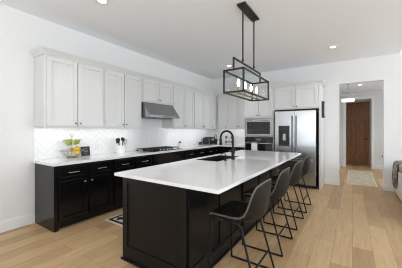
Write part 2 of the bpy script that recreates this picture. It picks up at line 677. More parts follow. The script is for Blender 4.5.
# herringbone backsplash: one mesh of tiles over grout sheets
def herring(bm_t, nrm, face, a0, a1, z0, z1, d0=.004, d1=.008):
    t = bmesh.new()
    L, W, g = 0.24, 0.08, 0.0035
    n = 3
    cells = []
    R = 60
    for i in range(-R, R):
        for j in range(-R, R):
            # classic herringbone lattice
            x = i * W + j * W * 0
            s = (i - j) % (2 * n)
            if s == 0:
                cells.append((i * W, j * W, n * W, W))
            if s == n:
                cells.append((i * W, j * W - (n - 1) * W, W, n * W))
    c = math.cos(math.radians(45))
    A0, Z0 = (a0 + a1) / 2, (z0 + z1) / 2
    half = (a1 - a0) / 2 + .3
    for (x, y, ww, hh) in cells:
        q = [(x + g / 2, y + g / 2), (x + ww - g / 2, y + g / 2), (x + ww - g / 2, y + hh - g / 2), (x + g / 2, y + hh - g / 2)]
        q = [((p[0] - p[1]) * c, (p[0] + p[1]) * c) for p in q]
        cx = sum(p[0] for p in q) / 4
        cy = sum(p[1] for p in q) / 4
        if abs(cx) > half or abs(cy) > (z1 - z0) / 2 + .2:
            continue
        vs_ = [t.verts.new((p[0], p[1], 0)) for p in q]
        t.faces.new(vs_)
    for co, no in (((-(a1 - a0) / 2, 0, 0), (-1, 0, 0)), (((a1 - a0) / 2, 0, 0), (1, 0, 0)),
                   ((0, -(z1 - z0) / 2, 0), (0, -1, 0)), ((0, (z1 - z0) / 2, 0), (0, 1, 0))):
        bmesh.ops.bisect_plane(t, geom=t.verts[:] + t.edges[:] + t.faces[:], plane_co=co, plane_no=no, clear_outer=True)
    r = bmesh.ops.extrude_face_region(t, geom=t.faces[:])
    for v in [e for e in r['geom'] if isinstance(e, bmesh.types.BMVert)]:
        v.co.z = 1
    for v in t.verts:
        d = d1 if v.co.z > .5 else d0
        v.co = Vector(opt(nrm, face, A0 + v.co.x, d, Z0 + v.co.y))
    merge(bm_t, t)


CT = 0.925                   # worktop height
gb, tb = BM(), BM()
for nrm, face, a0, a1, z0, z1 in (('+X', WL, 1.42, WB - .009, CT + .001, 1.391), ('+X', WL, 3.19, 4.12, 1.3915, 1.94), ('-Y', WB, WL + .009, -2.47, CT + .001, 1.391)):
    obox(gb, nrm, face, a0, a1, .001, .0045, z0, z1)
    herring(tb, nrm, face, a0 + .001, a1 - .001, z0, z1)
bs = struct('trim_3', tb, 'tile')
struct('grout', gb, 'grout', bs)

# crown moulding over all the wall cabinets
UX = -3.57                   # left wall-cabinet face
UY = 6.25                    # back wall-cabinet face
TY = 5.85                    # oven tower / refrigerator surround face
UT = 2.44


def sweep(bm, path, prof):
    P = [Vector((p[0], p[1], 0)) for p in path]
    N = len(P)
    rings = []
    for i in range(N):
        def nrm(a, b):
            d = (b - a).normalized()
            return Vector((d.y, -d.x, 0))
        if i == 0:
            m_ = nrm(P[0], P[1])
        elif i == N - 1:
            m_ = nrm(P[-2], P[-1])
        else:
            n1, n2 = nrm(P[i - 1], P[i]), nrm(P[i], P[i + 1])
            m_ = (n1 + n2)
            m_ = m_ / m_.dot(n1)
        rings.append([bm.verts.new(P[i] + m_ * d + Vector((0, 0, z))) for d, z in prof])
    k = len(prof)
    for i in range(N - 1):
        for j in range(k):
            bm.faces.new((rings[i][j], rings[i][(j + 1) % k], rings[i + 1][(j + 1) % k], rings[i + 1][j]))
    bm.faces.new(rings[0])
    bm.faces.new(rings[-1][::-1])


bm = BM()
crown = [(.001, UT - .012), (.014, UT - .012), (.016, UT + .004), (.026, UT + .012), (.036, UT + .030), (.056, UT + .050), (.060, UT + .056), (.060, UT + .072), (.001, UT + .072)]
sweep(bm, [(WL + .002, 1.425), (UX, 1.425), (UX, UY), (-2.464, UY), (-2.464, TY), (-.598, TY), (-.598, WB - .002)], crown)
struct('trim_4', bm, 'cab')


# ------------------------------------------------------------------ wall cabinets
def wall_cabinet(label, nrm, face, a0, a1, z0, z1, doors, depth, knobs, led=True, group='white wall cabinets'):
    c = opt(nrm, face, (a0 + a1) / 2, -depth / 2, z0)
    t = thing('wall_cabinet', label, 'cabinet', c, group)
    b = BM()
    obox(b, nrm, face, a0 + .0006, a1 - .0006, -depth, -.0015, z0 + .025, z1, .0015)
    # light rail and recessed underside
    obox(b, nrm, face, a0 + .0006, a1 - .0006, -.022, -.0015, z0, z0 + .026, .0015)
    obj('cabinet_body', b, 'cab', t)
    for (d0, d1), k in zip(doors, knobs):
        d = obj('cabinet_door', shaker(nrm, face, d0, d1, z0 + .03, z1 - .035), 'cab', t)
        if k is not None:
            obj('knob', knob_bm(nrm, face + {'+X': .02, '-Y': -.02}[nrm], d0 + .028 if k < 0 else d1 - .028, z0 + .075), 'knob', d, 40)
    if led:
        s = BM()
        obox(s, nrm, face, a0 + .05, a1 - .05, -.07, -.05, z0 + .012, z0 + .0245)
        obj('light_strip', s, 'led', t)
        L = a1 - a0 - .1
        c = opt(nrm, face, (a0 + a1) / 2, -.085, z0 + .008)
        if nrm == '+X':
            lo = area('cabinet_led_light', c, (0, 0, 0), .03, L, 0.62 * L, (.97, .985, 1.0))
            lo.rotation_euler = (0, math.radians(32), 0)
        else:
            lo = area('cabinet_led_light', c, (0, 0, 0), L, .03, 0.62 * L, (.97, .985, 1.0))
            lo.rotation_euler = (math.radians(32), 0, 0)
    return t


UB = 1.393
wall_cabinet('white two-door wall cabinet at the left end, above the fruit basket', '+X', UX, 1.425, 2.33, UB, UT,
             [(1.452, 1.868), (1.884, 2.312)], .328, (1, -1))
wall_cabinet('white two-door wall cabinet above the utensil crock, just left of the hood', '+X', UX, 2.331, 3.178, UB, UT,
             [(2.352, 2.738), (2.756, 3.152)], .328, (1, -1))
wall_cabinet('short white two-door wall cabinet directly above the steel range hood', '+X', UX, 3.179, 4.128, 1.945, UT,
             [(3.205, 3.652), (3.668, 4.105)], .328, (1, -1), led=False)
wall_cabinet('tall white two-door wall cabinet immediately right of the range hood', '+X', UX, 4.129, 5.005, UB, UT,
             [(4.150, 4.582), (4.598, 4.985)], .328, (1, -1))
wall_cabinet('white two-door wall cabinet second to the right of the range hood', '+X', UX, 5.006, 5.870, UB, UT,
             [(5.028, 5.448), (5.464, 5.850)], .328, (1, -1))
wall_cabinet('narrow white corner wall cabinet with one knob, at the inner corner of the left run', '+X', UX, 5.871, UY - .023, UB, UT,
             [(5.892, 6.20)], .328, (-1,))
wall_cabinet('narrow one-door white wall cabinet on back wall, beside the inner corner', '-Y', UY, UX + .023, -3.18, UB, UT,
             [(-3.50, -3.20)], .298, (1,))
wall_cabinet('white two-door wall cabinet on back wall, beside the oven tower', '-Y', UY, -3.179, -2.468, UB, UT,
             [(-3.162, -2.835), (-2.82, -2.49)], .298, (1, -1))


# ------------------------------------------------------------------ base cabinets
BX = -3.30                   # front plane of black cabinet boxes
BYF = 5.89                   # front plane of the back run


def base_cabinet(label, nrm, face, a0, a1, depth, fronts, group='black base cabinets'):
    """fronts: list of (kind, a0, a1, z0, z1, hardware) ; hardware 'pull', -1/+1 knob side, None"""
    c = opt(nrm, face, (a0 + a1) / 2, -depth / 2, 0)
    t = thing('base_cabinet', label, 'cabinet', c, group)
    b = BM()
    obox(b, nrm, face, a0 + .0006, a1 - .0006, -depth, -.001, .105, .883, .0015)
    obj('cabinet_body', b, 'black', t)
    b = BM()
    obox(b, nrm, face, a0 + .001, a1 - .001, -depth, -.075, 0.001, .1045)
    obj('toe_kick', b, 'toe', t)
    s = {'+X': .02, '-Y': -.02}[nrm]
    for kind, f0, f1, z0, z1, hw in fronts:
        d = obj(kind, shaker(nrm, face, f0, f1, z0, z1, rail=.05 if kind == 'cabinet_door' else .032, bev=.003), 'black', t)
        if hw == 'pull':
            obj('pull', pull_bm(nrm, face + s, (f0 + f1) / 2, (z0 + z1) / 2), 'nickel', d, 40)
        elif hw is not None:
            obj('knob', knob_bm(nrm, face + s, f0 + .03 if hw < 0 else f1 - .03, z1 - .05), 'nickel', d, 40)
    return t


DP = .595
DZ = (.690, .862)
OZ_ = (.125, .665)
t = base_cabinet('black two-drawer two-door base cabinet at the left end of the wall run', '+X', BX, 1.448, 2.322, DP,
                 [('drawer', 1.485, 1.868, *DZ, 'pull'), ('drawer', 1.915, 2.295, *DZ, 'pull'),
                  ('cabinet_door', 1.485, 1.868, *OZ_, 1), ('cabinet_door', 1.915, 2.295, *OZ_, -1)])
bm = BM()
box(bm, WL + .003, BX, 1.431, 1.447, .001, .884, .002)          # finished end panel
box(bm, BX - .06, BX, 1.4475, 1.492, .001, .104, .002)          # foot under the stile
obj('end_panel', bm, 'black', t)
base_cabinet('black two-drawer base cabinet below the utensil crock, left of the cooktop', '+X', BX, 2.323, 3.212, DP,
             [('drawer', 2.350, 2.735, *DZ, 'pull'), ('drawer', 2.800, 3.185, *DZ, 'pull'),
              ('cabinet_door', 2.350, 2.735, *OZ_, 1), ('cabinet_door', 2.800, 3.185, *OZ_, -1)])
base_cabinet('black base cabinet with plain false front directly under the gas cooktop', '+X', BX, 3.213, 4.215, DP,
             [('drawer', 3.240, 4.190, *DZ, None), ('cabinet_door', 3.240, 3.705, *OZ_, 1), ('cabinet_door', 3.72, 4.190, *OZ_, -1)])
base_cabinet('black two-drawer base cabinet just right of the cooktop', '+X', BX, 4.216, 5.165, DP,
             [('drawer', 4.26, 4.70, *DZ, 'pull'), ('drawer', 4.73, 5.145, *DZ, 'pull'),
              ('cabinet_door', 4.26, 4.70, *OZ_, 1), ('cabinet_door', 4.73, 5.145, *OZ_, -1)])
base_cabinet('black base cabinet in the inner corner, below the coffee maker', '+X', BX, 5.166, WB - .012, DP,
             [('drawer', 5.19, 5.61, *DZ, 'pull'), ('drawer', 5.635, 5.862, *DZ, 'pull'), ('cabinet_door', 5.19, 5.61, *OZ_, 1)])
base_cabinet('black base cabinet on back wall, beside the oven tower', '-Y', BYF, BX + .001, -2.465, .645,
             [('drawer', -3.24, -2.49, *DZ, 'pull'), ('cabinet_door', -3.24, -2.875, *OZ_, 1), ('cabinet_door', -2.86, -2.49, *OZ_, -1)])

bm = BM()
EX = BX + .035
prism(bm, [(WL + .001, 1.408), (EX, 1.408), (EX, BYF - .035), (-2.464, BYF - .035), (-2.464, WB - .001), (WL + .001, WB - .001)], 'Z', .885, CT, .003)
solo('countertop', bm, 'quartz', 'L-shaped white quartz worktop along the left and back walls', 'countertop')

# ------------------------------------------------------------------ gas cooktop
t = thing('gas_cooktop', 'black gas cooktop with cast iron grates set on the wall worktop', 'cooktop', (-3.55, 3.69, CT))
bm = BM()
box(bm, -3.82, -3.30, 3.235, 4.145, CT + .0005, CT + .012, .004)
obj('cooktop_plate', bm, 'bglass', t)
for k in range(3):
    y0 = 3.25 + k * .297
    y1 = y0 + .29
    g = BM()
    h0, h1 = CT + .035, CT + .047
    for x in (-3.80, -3.40):
        box(g, x, x + .014, y0, y1, h0, h1, .002)
    for y in (y0, y1 - .014):
        box(g, -3.80, -3.386, y, y + .014, h0, h1, .002)
    for x in (-3.70, -3.60, -3.50):
        box(g, x, x + .011, y0, y1, h0, h1, .002)
    ym = (y0 + y1) / 2
    box(g, -3.80, -3.386, ym - .006, ym + .006, h0, h1, .002)
    for x in (-3.80, -3.40):
        for y in (y0, y1 - .014):
            box(g, x, x + .014, y, y + .014, CT + .012, h0 + .002)
    obj('grate', g, 'iron', t)
for x, y, r in ((-3.70, 3.395, .045), (-3.49, 3.395, .035), (-3.60, 3.69, .06), (-3.70, 3.985, .035), (-3.49, 3.985, .045)):
    g = BM()
    lathe(g, [(r * 1.2, CT + .0122), (r * 1.2, CT + .018), (r, CT + .020), (r, CT + .028), (r * .6, CT + .031), (0, CT + .031)], (x, y, 0), 20)
    obj('burner', g, 'iron', t, 40)
for k in range(5):
    g = BM()
    lathe(g, [(.02, CT + .0122), (.02, CT + .018), (.016, CT + .020), (.015, CT + .038), (0, CT + .039)], (-3.345, 3.49 + k * .10, 0), 16)
    obj('control_knob', g, 'steel', t, 40)

# ------------------------------------------------------------------ range hood
t = thing('range_hood', 'stainless steel under-cabinet range hood over the cooktop', 'range hood', (-3.65, 3.66, 1.62))
HY0, HY1 = 3.195, 4.112
bm = BM()
prism(bm, [(WL + .010, 1.64), (-3.36, 1.625), (-3.345, 1.632), (-3.345, 1.672), (-3.52, 1.90), (-3.545, 1.941), (WL + .010, 1.941)], 'Y', HY0, HY1, .003)
obj('hood_shell', bm, 'steel', t)
bm = BM()
box(bm, -3.344, -3.330, HY0 + .001, HY1 - .001, 1.628, 1.676, .003)
obj('front_lip', bm, 'steel', t)
for k in range(2):
    g = BM()
    y0 = HY0 + .04 + k * .43
    box(g, -3.84, -3.42, y0, y0 + .41, 1.628, 1.638)
    for j in range(9):
        box(g, -3.82 + j * .045, -3.80 + j * .045, y0 + .02, y0 + .39, 1.623, 1.628)
    obj('grease_filter', g, 'dsteel', t)
for k in range(4):
    g = BM()
    lathe(g, [(.009, 0), (.009, .006), (0, .007)], (-3.330, 3.56 + k * .07, 1.652), 12, 'X')
    obj('button', g, 'bplastic', t)

# ------------------------------------------------------------------ oven tower
t = thing('oven_tower_cabinet', 'tall white cabinet housing the microwave and wall oven', 'cabinet', (-2.065, 6.2, 0))
TX0, TX1 = -2.462, -1.668
bm = BM()
box(bm, TX0, TX0 + .018, TY, WB - .002, .001, UT, .001)
box(bm, TX1 - .018, TX1, TY, WB - .002, .001, UT, .001)
box(bm, TX0 + .018, TX1 - .018, TY, WB - .002, 1.672, UT)
box(bm, TX0 + .018, TX1 - .018, TY, WB - .002, .10, .42)
box(bm, TX0 + .018, TX1 - .018, TY + .02, WB - .002, 1.178, 1.190)
box(bm, TX0 + .018, TX1 - .018, WB - .02, WB - .002, .42, 1.672)
obj('cabinet_body', bm, 'cab', t)
bm = BM()
box(bm, TX0 + .02, TX1 - .02, TY + .07, TY + .09, .001, .0995)
obj('toe_kick', bm, 'toe', t)
for a0, a1, k in ((-2.435, -2.072, 1), (-2.058, -1.695, -1)):
    d = obj('cabinet_door', shaker('-Y', TY, a0, a1, 1.715, UT - .035), 'cab', t)
    obj('knob', knob_bm('-Y', TY - .02, a0 + .028 if k < 0 else a1 - .028, 1.755), 'knob', d, 40)
d = obj('drawer', shaker('-Y', TY, -2.435, -1.695, .13, .40), 'cab', t)
obj('pull', pull_bm('-Y', TY - .02, -2.065, .30), 'nickel', d, 40)

MX0, MX1 = -2.442, -1.688
t = thing('microwave', 'built-in stainless microwave with black window, above the wall oven', 'microwave', (-2.065, 6.1, 1.195))
bm = BM()
box(bm, MX0 + .02, MX1 - .02, TY + .004, TY + .42, 1.215, 1.640)
obj('microwave_body', bm, 'dsteel', t)
bm = BM()
for (a0, a1, z0, z1) in ((MX0, MX0 + .055, 1.195, 1.665), (MX1 - .075, MX1, 1.195, 1.665), (MX0 + .055, MX1 - .075, 1.195, 1.262), (MX0 + .055, MX1 - .075, 1.575, 1.665)):
    box(bm, a0, a1, TY - .022, TY - .001, z0, z1, .003)
obj('trim_frame', bm, 'steel', t)
bm = BM()
box(bm, MX0 + .056, MX1 - .16, TY - .018, TY + .003, 1.263, 1.574, .003)
obj('door_window', bm, 'bglass', t)
bm = BM()
box(bm, MX1 - .158, MX1 - .076, TY - .017, TY + .003, 1.263, 1.574, .003)
p = obj('control_panel', bm, 'bplastic', t)
for r in range(4):
    for c in range(3):
        g = BM()
        x = MX1 - .15 + c * .024
        z = 1.30 + r * .04
        box(g, x, x + .016, TY - .019, TY - .0172, z, z + .02)
        obj('key', g, 'bplastic', p)
g = BM()
tube(g, fillet([(MX0 + .1, TY - .022, 1.613), (MX0 + .1, TY - .045, 1.613), (MX1 - .12, TY - .045, 1.613), (MX1 - .12, TY - .022, 1.613)], .012), .007)
obj('handle', g, 'steel', t, 40)

t = thing('wall_oven', 'built-in wall oven with black glass door and steel bar handle, below the microwave', 'oven', (-2.065, 6.1, .43))
bm = BM()
box(bm, MX0 + .02, MX1 - .02, TY + .004, TY + .55, .44, 1.170)
obj('oven_body', bm, 'dsteel', t)
bm = BM()
box(bm, MX0, MX1, TY - .022, TY - .001, 1.055, 1.172, .003)
p = obj('control_panel', bm, 'bglass', t)
g = BM()
box(g, -2.14, -1.99, TY - .0235, TY - .0222, 1.095, 1.135)
obj('display', g, 'dsteel', p)
bm = BM()
box(bm, MX0, MX1, TY - .026, TY - .001, .435, 1.050, .003)
p = obj('oven_door', bm, 'bglass', t)
g = BM()
for (a0, a1, z0, z1) in ((MX0, MX1, .435, .50), (MX0, MX0 + .02, .50, 1.03), (MX1 - .02, MX1, .50, 1.03)):
    box(g, a0, a1, TY - .0285, TY - .0262, z0, z1)
obj('door_trim', g, 'steel', p)
g = BM()
for x in (MX0 + .05, MX1 - .05):
    tube(g, [(x, TY - .026, 1.015), (x, TY - .068, 1.015)], .009)
tube(g, [(MX0 + .02, TY - .068, 1.015), (MX1 - .02, TY - .068, 1.015)], .013, 14)
obj('handle', g, 'steel', p, 40)
# dish towel over the handle
bm = BM()
tx0, tx1 = -2.235, -2.085
N = 14
prof = [(TY - .036, .66), (TY - .040, .85), (TY - .050, 1.0), (TY - .068, 1.031), (TY - .086, 1.0), (TY - .088, .85), (TY - .087, .62)]
rows = [[bm.verts.new((tx0 + (tx1 - tx0) * i / N, y + .004 * math.sin(i * 1.3) * (1 if z < 1.0 else 0), z)) for i in range(N + 1)] for y, z in prof]
for a, b in zip(rows[:-1], rows[1:]):
    for i in range(N):
        bm.faces.new((a[i], a[i + 1], b[i + 1], b[i]))
o = solo('dish_towel', bm, 'ceramic', 'white dish towel hanging over the wall oven handle', 'towel', smooth=60)
sm = o.modifiers.new('thick', 'SOLIDIFY')
sm.thickness = .004
sm.offset = 0

# ------------------------------------------------------------------ refrigerator and its surround
t = thing('refrigerator_cabinet', 'white two-door cabinet above the refrigerator with full-height end panel', 'cabinet', (-1.13, 6.2, 0))
bm = BM()
box(bm, -1.666, -.6415, TY, WB - .002, 1.868, UT, .001)
obj('cabinet_body', bm, 'cab', t)
bm = BM()
box(bm, -.64, -.600, TY - .02, WB - .018, .001, UT, .002)
obj('end_panel', bm, 'cab', t)
for a0, a1, k in ((-1.640, -1.165, 1), (-1.145, -.66, -1)):
    d = obj('cabinet_door', shaker('-Y', TY, a0, a1, 1.895, UT - .035), 'cab', t)
    obj('knob', knob_bm('-Y', TY - .02, a0 + .028 if k < 0 else a1 - .028, 1.935), 'knob', d, 40)

FX0, FX1, FY = -1.625, -.695, 5.78
t = thing('refrigerator', 'stainless steel french-door refrigerator with water dispenser', 'refrigerator', (-1.16, 6.1, 0))
bm = BM()
box(bm, FX0 + .008, FX1 - .008, FY + .078, WB - .06, .03, 1.80)
for x in (FX0 + .06, FX1 - .10):
    for y in (FY + .12, WB - .15):
        box(bm, x, x + .04, y, y + .04, .001, .031)
obj('refrigerator_body', bm, 'bplastic', t)
bm = BM()
box(bm, FX0 + .01, FX1 - .01, FY + .02, FY + .076, .012, .075, .003)
obj('kick_grille', bm, 'bplastic', t)
fm = -1.165
DX0, DX1, DZ0, DZ1 = -1.535, -1.275, .955, 1.465
bm = BM()   # left door built round the dispenser recess
box(bm, FX0, DX0, FY, FY + .075, .70, 1.825, .005)
box(bm, DX1, fm - .003, FY, FY + .075, .70, 1.825, .005)
box(bm, DX0 - .006, DX1 + .006, FY, FY + .075, DZ1, 1.825, .005)
box(bm, DX0 - .006, DX1 + .006, FY, FY + .075, .70, DZ0, .005)
dl = obj('refrigerator_door', bm, 'fsteel', t)
g = BM()
box(g, DX0 + .001, DX1 - .001, FY + .055, FY + .072, DZ0 + .001, DZ1 - .001)
box(g, DX0 + .001, DX1 - .001, FY + .002, FY + .055, 1.30, DZ1 - .001, .003)
box(g, DX0 + .001, DX0 + .012, FY + .002, FY + .055, DZ0 + .001, 1.30)
box(g, DX1 - .012, DX1 - .001, FY + .002, FY + .055, DZ0 + .001, 1.30)
obj('dispenser', g, 'bplastic', dl)
g = BM()
box(g, DX0 + .012, DX1 - .012, FY + .004, FY + .055, DZ0 + .001, DZ0 + .022, .003)
box(g, -1.44, -1.37, FY + .025, FY + .054, 1.10, 1.27, .006)
obj('dispenser_tray', g, 'steel', dl)
bm = BM()
box(bm, fm + .003, FX1, FY, FY + .075, .70, 1.825, .005)
dr_ = obj('refrigerator_door', bm, 'fsteel', t)
bm = BM()
box(bm, FX0, FX1, FY, FY + .075, .08, .692, .005)
fz = obj('freezer_drawer', bm, 'fsteel', t)
for par, x in ((dl, fm - .045), (dr_, fm + .045)):
    g = BM()
    tube(g, fillet([(x, FY, .80), (x, FY - .05, .80), (x, FY - .05, 1.70), (x, FY, 1.70)], .02), .014, 12)
    obj('handle', g, 'dsteel', par, 40)
g = BM()
tube(g, fillet([(FX0 + .08, FY, .635), (FX0 + .08, FY - .05, .635), (FX1 - .08, FY - .05, .635), (FX1 - .08, FY, .635)], .02), .013, 12)
obj('handle', g, 'dsteel', fz, 40)

# ------------------------------------------------------------------ island
IX0, IX1, IY0, IY1 = -2.055, -.818, 1.462, 4.70     # stone top
BX0, BX1, BY0, BY1 = -2.03, -1.185, 1.57, 4.60      # body
t = thing('kitchen_island', 'long dark espresso island base with flat framed end panel', 'island', ((BX0 + BX1) / 2, (BY0 + BY1) / 2, 0))
bm = BM()
SX0, SX1, SY0, SY1 = -1.975, -1.575, 2.775, 3.56
box(bm, BX0 + .001, BX1 - .001, BY0 + .001, BY1 - .001, .002, .66)
box(bm, BX0 + .001, BX1 - .001, BY0 + .001, SY0 - .02, .66, .893)
box(bm, BX0 + .001, BX1 - .001, SY1 + .02, BY1 - .001, .66, .893)
box(bm, BX0 + .001, SX0 - .02, SY0 - .02, SY1 + .02, .66, .893)
box(bm, SX1 + .02, BX1 - .001, SY0 - .02, SY1 + .02, .66, .893)
obj('island_body', bm, 'isl', t)
obj('end_panel', shaker('-Y', BY0, BX0, BX1, .003, .893, t=.022, rail=.075, rec=.010, bev=.0015, railb=.155), 'isl', t)
n = 5
for k in range(n):
    w_ = (BY1 - BY0) / n
    obj('back_panel', shaker('+X', BX1, BY0 + k * w_ + .001, BY0 + (k + 1) * w_ - .001, .003, .893, t=.02, rail=.06, rec=.012, railb=.155), 'isl', t)
for k in range(4):
    w_ = (BY1 - BY0) / 4
    y0, y1 = BY0 + k * w_ + .012, BY0 + (k + 1) * w_ - .012
    bmx = shaker('-X', BX0, y0, y1, .11, .66)
    d = obj('cabinet_door', bmx, 'isl', t)
    obj('knob', knob_bm('-X', BX0 - .02, y1 - .03, .61), 'nickel', d, 40)
    d = obj('drawer', shaker('-X', BX0, y0, y1, .68, .87, rail=.032), 'isl', t)
    obj('pull', pull_bm('-X', BX0 - .02, (y0 + y1) / 2, .775), 'nickel', d, 40)
bm = BM()
box(bm, BX0 - .018, BX1 + .034, BY0 - .036, BY0 - .0225, .001, .024, .004)
box(bm, BX1 + .0205, BX1 + .034, BY0, BY1, .001, .024, .004)
obj('plinth', bm, 'isl', t)


def slab_with_hole(x0, x1, y0, y1, hx0, hx1, hy0, hy1, z0, z1, bev):
    t_ = bmesh.new()
    X, Y = [x0, hx0, hx1, x1], [y0, hy0, hy1, y1]
    V = [[t_.verts.new((x, y, z1)) for y in Y] for x in X]
    for i in range(3):
        for j in range(3):
            if (i, j) != (1, 1):
                t_.faces.new((V[i][j], V[i + 1][j], V[i + 1][j + 1], V[i][j + 1]))
    r_ = bmesh.ops.extrude_face_region(t_, geom=t_.faces[:])
    bmesh.ops.translate(t_, verts=[e for e in r_['geom'] if isinstance(e, bmesh.types.BMVert)], vec=(0, 0, z0 - z1))
    bmesh.ops.recalc_face_normals(t_, faces=t_.faces)
    ed = [e for e in t_.edges if len(e.link_faces) == 2 and e.calc_face_angle(0) > .5]
    bmesh.ops.bevel(t_, geom=ed, offset=bev, segments=2, affect='EDGES')
    return t_


solo('island_countertop', slab_with_hole(IX0, IX1, IY0, IY1, SX0, SX1, SY0, SY1, .8945, CT, .003), 'quartz',
     'large white quartz island top with a sink cut into it', 'countertop')

t = thing('sink', 'black undermount sink sunk in the white island top', 'sink', ((SX0 + SX1) / 2, (SY0 + SY1) / 2, .69))
bm = BM()
a, b, c_, d_ = SX0 + .001, SX1 - .001, SY0 + .001, SY1 - .001
box(bm, a, b, c_, d_, .672, .684)
box(bm, a, a + .012, c_, d_, .684, .919)
box(bm, b - .012, b, c_, d_, .684, .919)
box(bm, a + .012, b - .012, c_, c_ + .012, .684, .919)
box(bm, a + .012, b - .012, d_ - .012, d_, .684, .919)
obj('basin', bm, 'bplastic', t)
bm = BM()
lathe(bm, [(.045, .6842), (.045, .687), (.03, .687), (.02, .6845), (0, .6845)], ((SX0 + SX1) / 2, 3.2, 0), 20)
obj('drain', bm, 'dsteel', t, 40)

FXc, FYc = -1.495, 3.11
t = thing('kitchen_faucet', 'tall matte black gooseneck faucet standing behind the island sink', 'faucet', (FXc, FYc, CT))
bm = BM()
lathe(bm, [(.030, CT + .0006), (.030, CT + .010), (.024, CT + .014), (.023, CT + .17), (.020, CT + .18)], (FXc, FYc, 0), 20)
obj('faucet_base', bm, 'bmetal', t, 40)
bm = BM()
pts = [(FXc, FYc, CT + .17), (FXc, FYc, 1.24)]
R_ = .105
for k in range(13):
    a = math.pi * k / 12
    pts.append((FXc - R_ + R_ * math.cos(a), FYc, 1.245 + R_ * math.sin(a)))
pts += [(FXc - 2 * R_, FYc, 1.22)]
tube(bm, pts, .0155, 14)
obj('spout', bm, 'bmetal', t, 50)
bm = BM()
lathe(bm, [(.016, 1.235), (.020, 1.225), (.022, 1.14), (.019, 1.13), (0, 1.13)], (FXc - 2 * R_, FYc, 0), 18)
obj('spray_head', bm, 'bmetal', t, 40)
bm = BM()
tube(bm, [(FXc, FYc + .018, 1.02), (FXc, FYc + .052, 1.02)], .014)
tube(bm, [(FXc, FYc + .048, 1.02), (FXc + .015, FYc + .062, 1.105)], .007)
lathe(bm, [(.027, 1.03), (.03, 1.035), (.03, 1.06), (.027, 1.065)], (FXc, FYc, 0), 20)
obj('lever', bm, 'bmetal', t, 40)

t = thing('soap_dispenser', 'small black soap dispenser on island top beside the faucet', 'soap dispenser', (-1.525, 2.93, CT))
bm = BM()
lathe(bm, [(.022, CT + .0006), (.022, CT + .008), (.013, CT + .012), (.013, CT + .05), (.018, CT + .055), (.018, CT + .075), (0, CT + .078)], (-1.525, 2.93, 0), 18)
obj('pump_body', bm, 'bmetal', t, 40)
bm = BM()
tube(bm, fillet([(-1.525, 2.93, CT + .075), (-1.525, 2.93, CT + .095), (-1.60, 2.93, CT + .095), (-1.605, 2.93, CT + .08)], .012), .006)
obj('nozzle', bm, 'bmetal', t, 40)

# ------------------------------------------------------------------ bar stools
SX, SY = -.87, 1.985


def stool_surface():
    # side profile through the middle and along the edge: (x, z) front lip -> top of back, with half width
    mid = [(-1.118, .596), (-1.106, .610), (-1.04, .606), (-.96, .590), (-.88, .574), (-.80, .562), (-.74, .565), (-.692, .594), (-.662, .650),
           (-.648, .725), (-.643, .800), (-.643, .865), (-.645, .905), (-.647, .920)]
    edge = [(-1.112, .598), (-1.102, .612), (-1.04, .618), (-.96, .619), (-.89, .620), (-.835, .625), (-.795, .634), (-.768, .654), (-.742, .700),
            (-.722, .755), (-.705, .810), (-.688, .855), (-.676, .885), (-.672, .896)]
    hw = [.200, .210, .220, .226, .230, .232, .233, .232, .230, .227, .223, .216, .204, .192]
    N = 12
    bm = BM()
    rows = []
    for (mx_, mz), (ex, ez), h in zip(mid, edge, hw):
        row = []
        for j in range(N + 1):
            u = -1 + 2 * j / N
            q = abs(u) ** 2.4
            row.append(bm.verts.new((mx_ + (ex - mx_) * q, SY + u * h, mz + (ez - mz) * q)))
        rows.append(row)
    for a, b in zip(rows[:-1], rows[1:]):
        for j in range(N):
            bm.faces.new((a[j], a[j + 1], b[j + 1], b[j]))
    rim = [v.co.copy() for v in rows[0]] + [r[-1].co.copy() for r in rows[1:]] + [v.co.copy() for v in rows[-1][::-1][1:]] + [r[0].co.copy() for r in rows[::-1][1:-1]]
    return bm, rim


stool = thing('bar_stool', '', 'bar stool', (SX, SY, 0), 'bar stools along the island')
bm, rim = stool_surface()
seat = obj('seat_shell', bm, 'leather', stool, 70)
sm = seat.modifiers.new('thick', 'SOLIDIFY')
sm.thickness = .020
sm.offset = 0
ss = seat.modifiers.new('sub', 'SUBSURF')
ss.levels = ss.render_levels = 1
bm = BM()
tube(bm, rim, .0085, 8, closed=True)
obj('edge_piping', bm, 'piping', seat, 60)
bm = BM()   # stitched seam across the back and down the seat edge
tube(bm, smooth_path([(-.700, SY - .19, .698), (-.659, SY - .10, .690), (-.650, SY, .690), (-.659, SY + .10, .690), (-.700, SY + .19, .698)]), .004, 6)
obj('seam', bm, 'leather', seat, 60)
for s in (-1, 1):
    b = BM()
    tube(b, fillet([(-.961, SY + s * .208, .580), (-1.085, SY + s * .205, .590), (-1.105, SY + s * .237, .0125)], .035), .0095, 10)
    obj('leg', b, 'bmetal', stool, 50)
    b = BM()
    tube(b, fillet([(-.96, SY + s * .208, .580), (-.805, SY + s * .212, .574), (-.645, SY + s * .237, .0125)], .045), .0095, 10)
    obj('leg', b, 'bmetal', stool, 50)
    b = BM()
    tube(b, [(-1.105, SY + s * .237, .0105), (-.645, SY + s * .237, .0105)], .0095, 10)
    obj('floor_rail', b, 'bmetal', stool, 50)
b = BM()
for x in (-1.03, -.87):
    tube(b, fillet([(x, SY - .208, .580), (x, SY - .15, .545), (x, SY + .15, .545), (x, SY + .208, .580)], .04), .008)
obj('seat_support', b, 'bmetal', stool, 50)
b = BM()
tube(b, [(-1.097, SY - .226, .22), (-1.097, SY + .226, .22)], .009)
obj('footrest', b, 'bmetal', stool, 50)
b = BM()
tube(b, [(-.70, SY - .228, .20), (-.70, SY + .228, .20)], .009)
obj('stretcher', b, 'bmetal', stool, 50)
stool.location.x = SX + .02
stool['label'] = 'nearest brown leather bar stool at the island, largest in the photo'
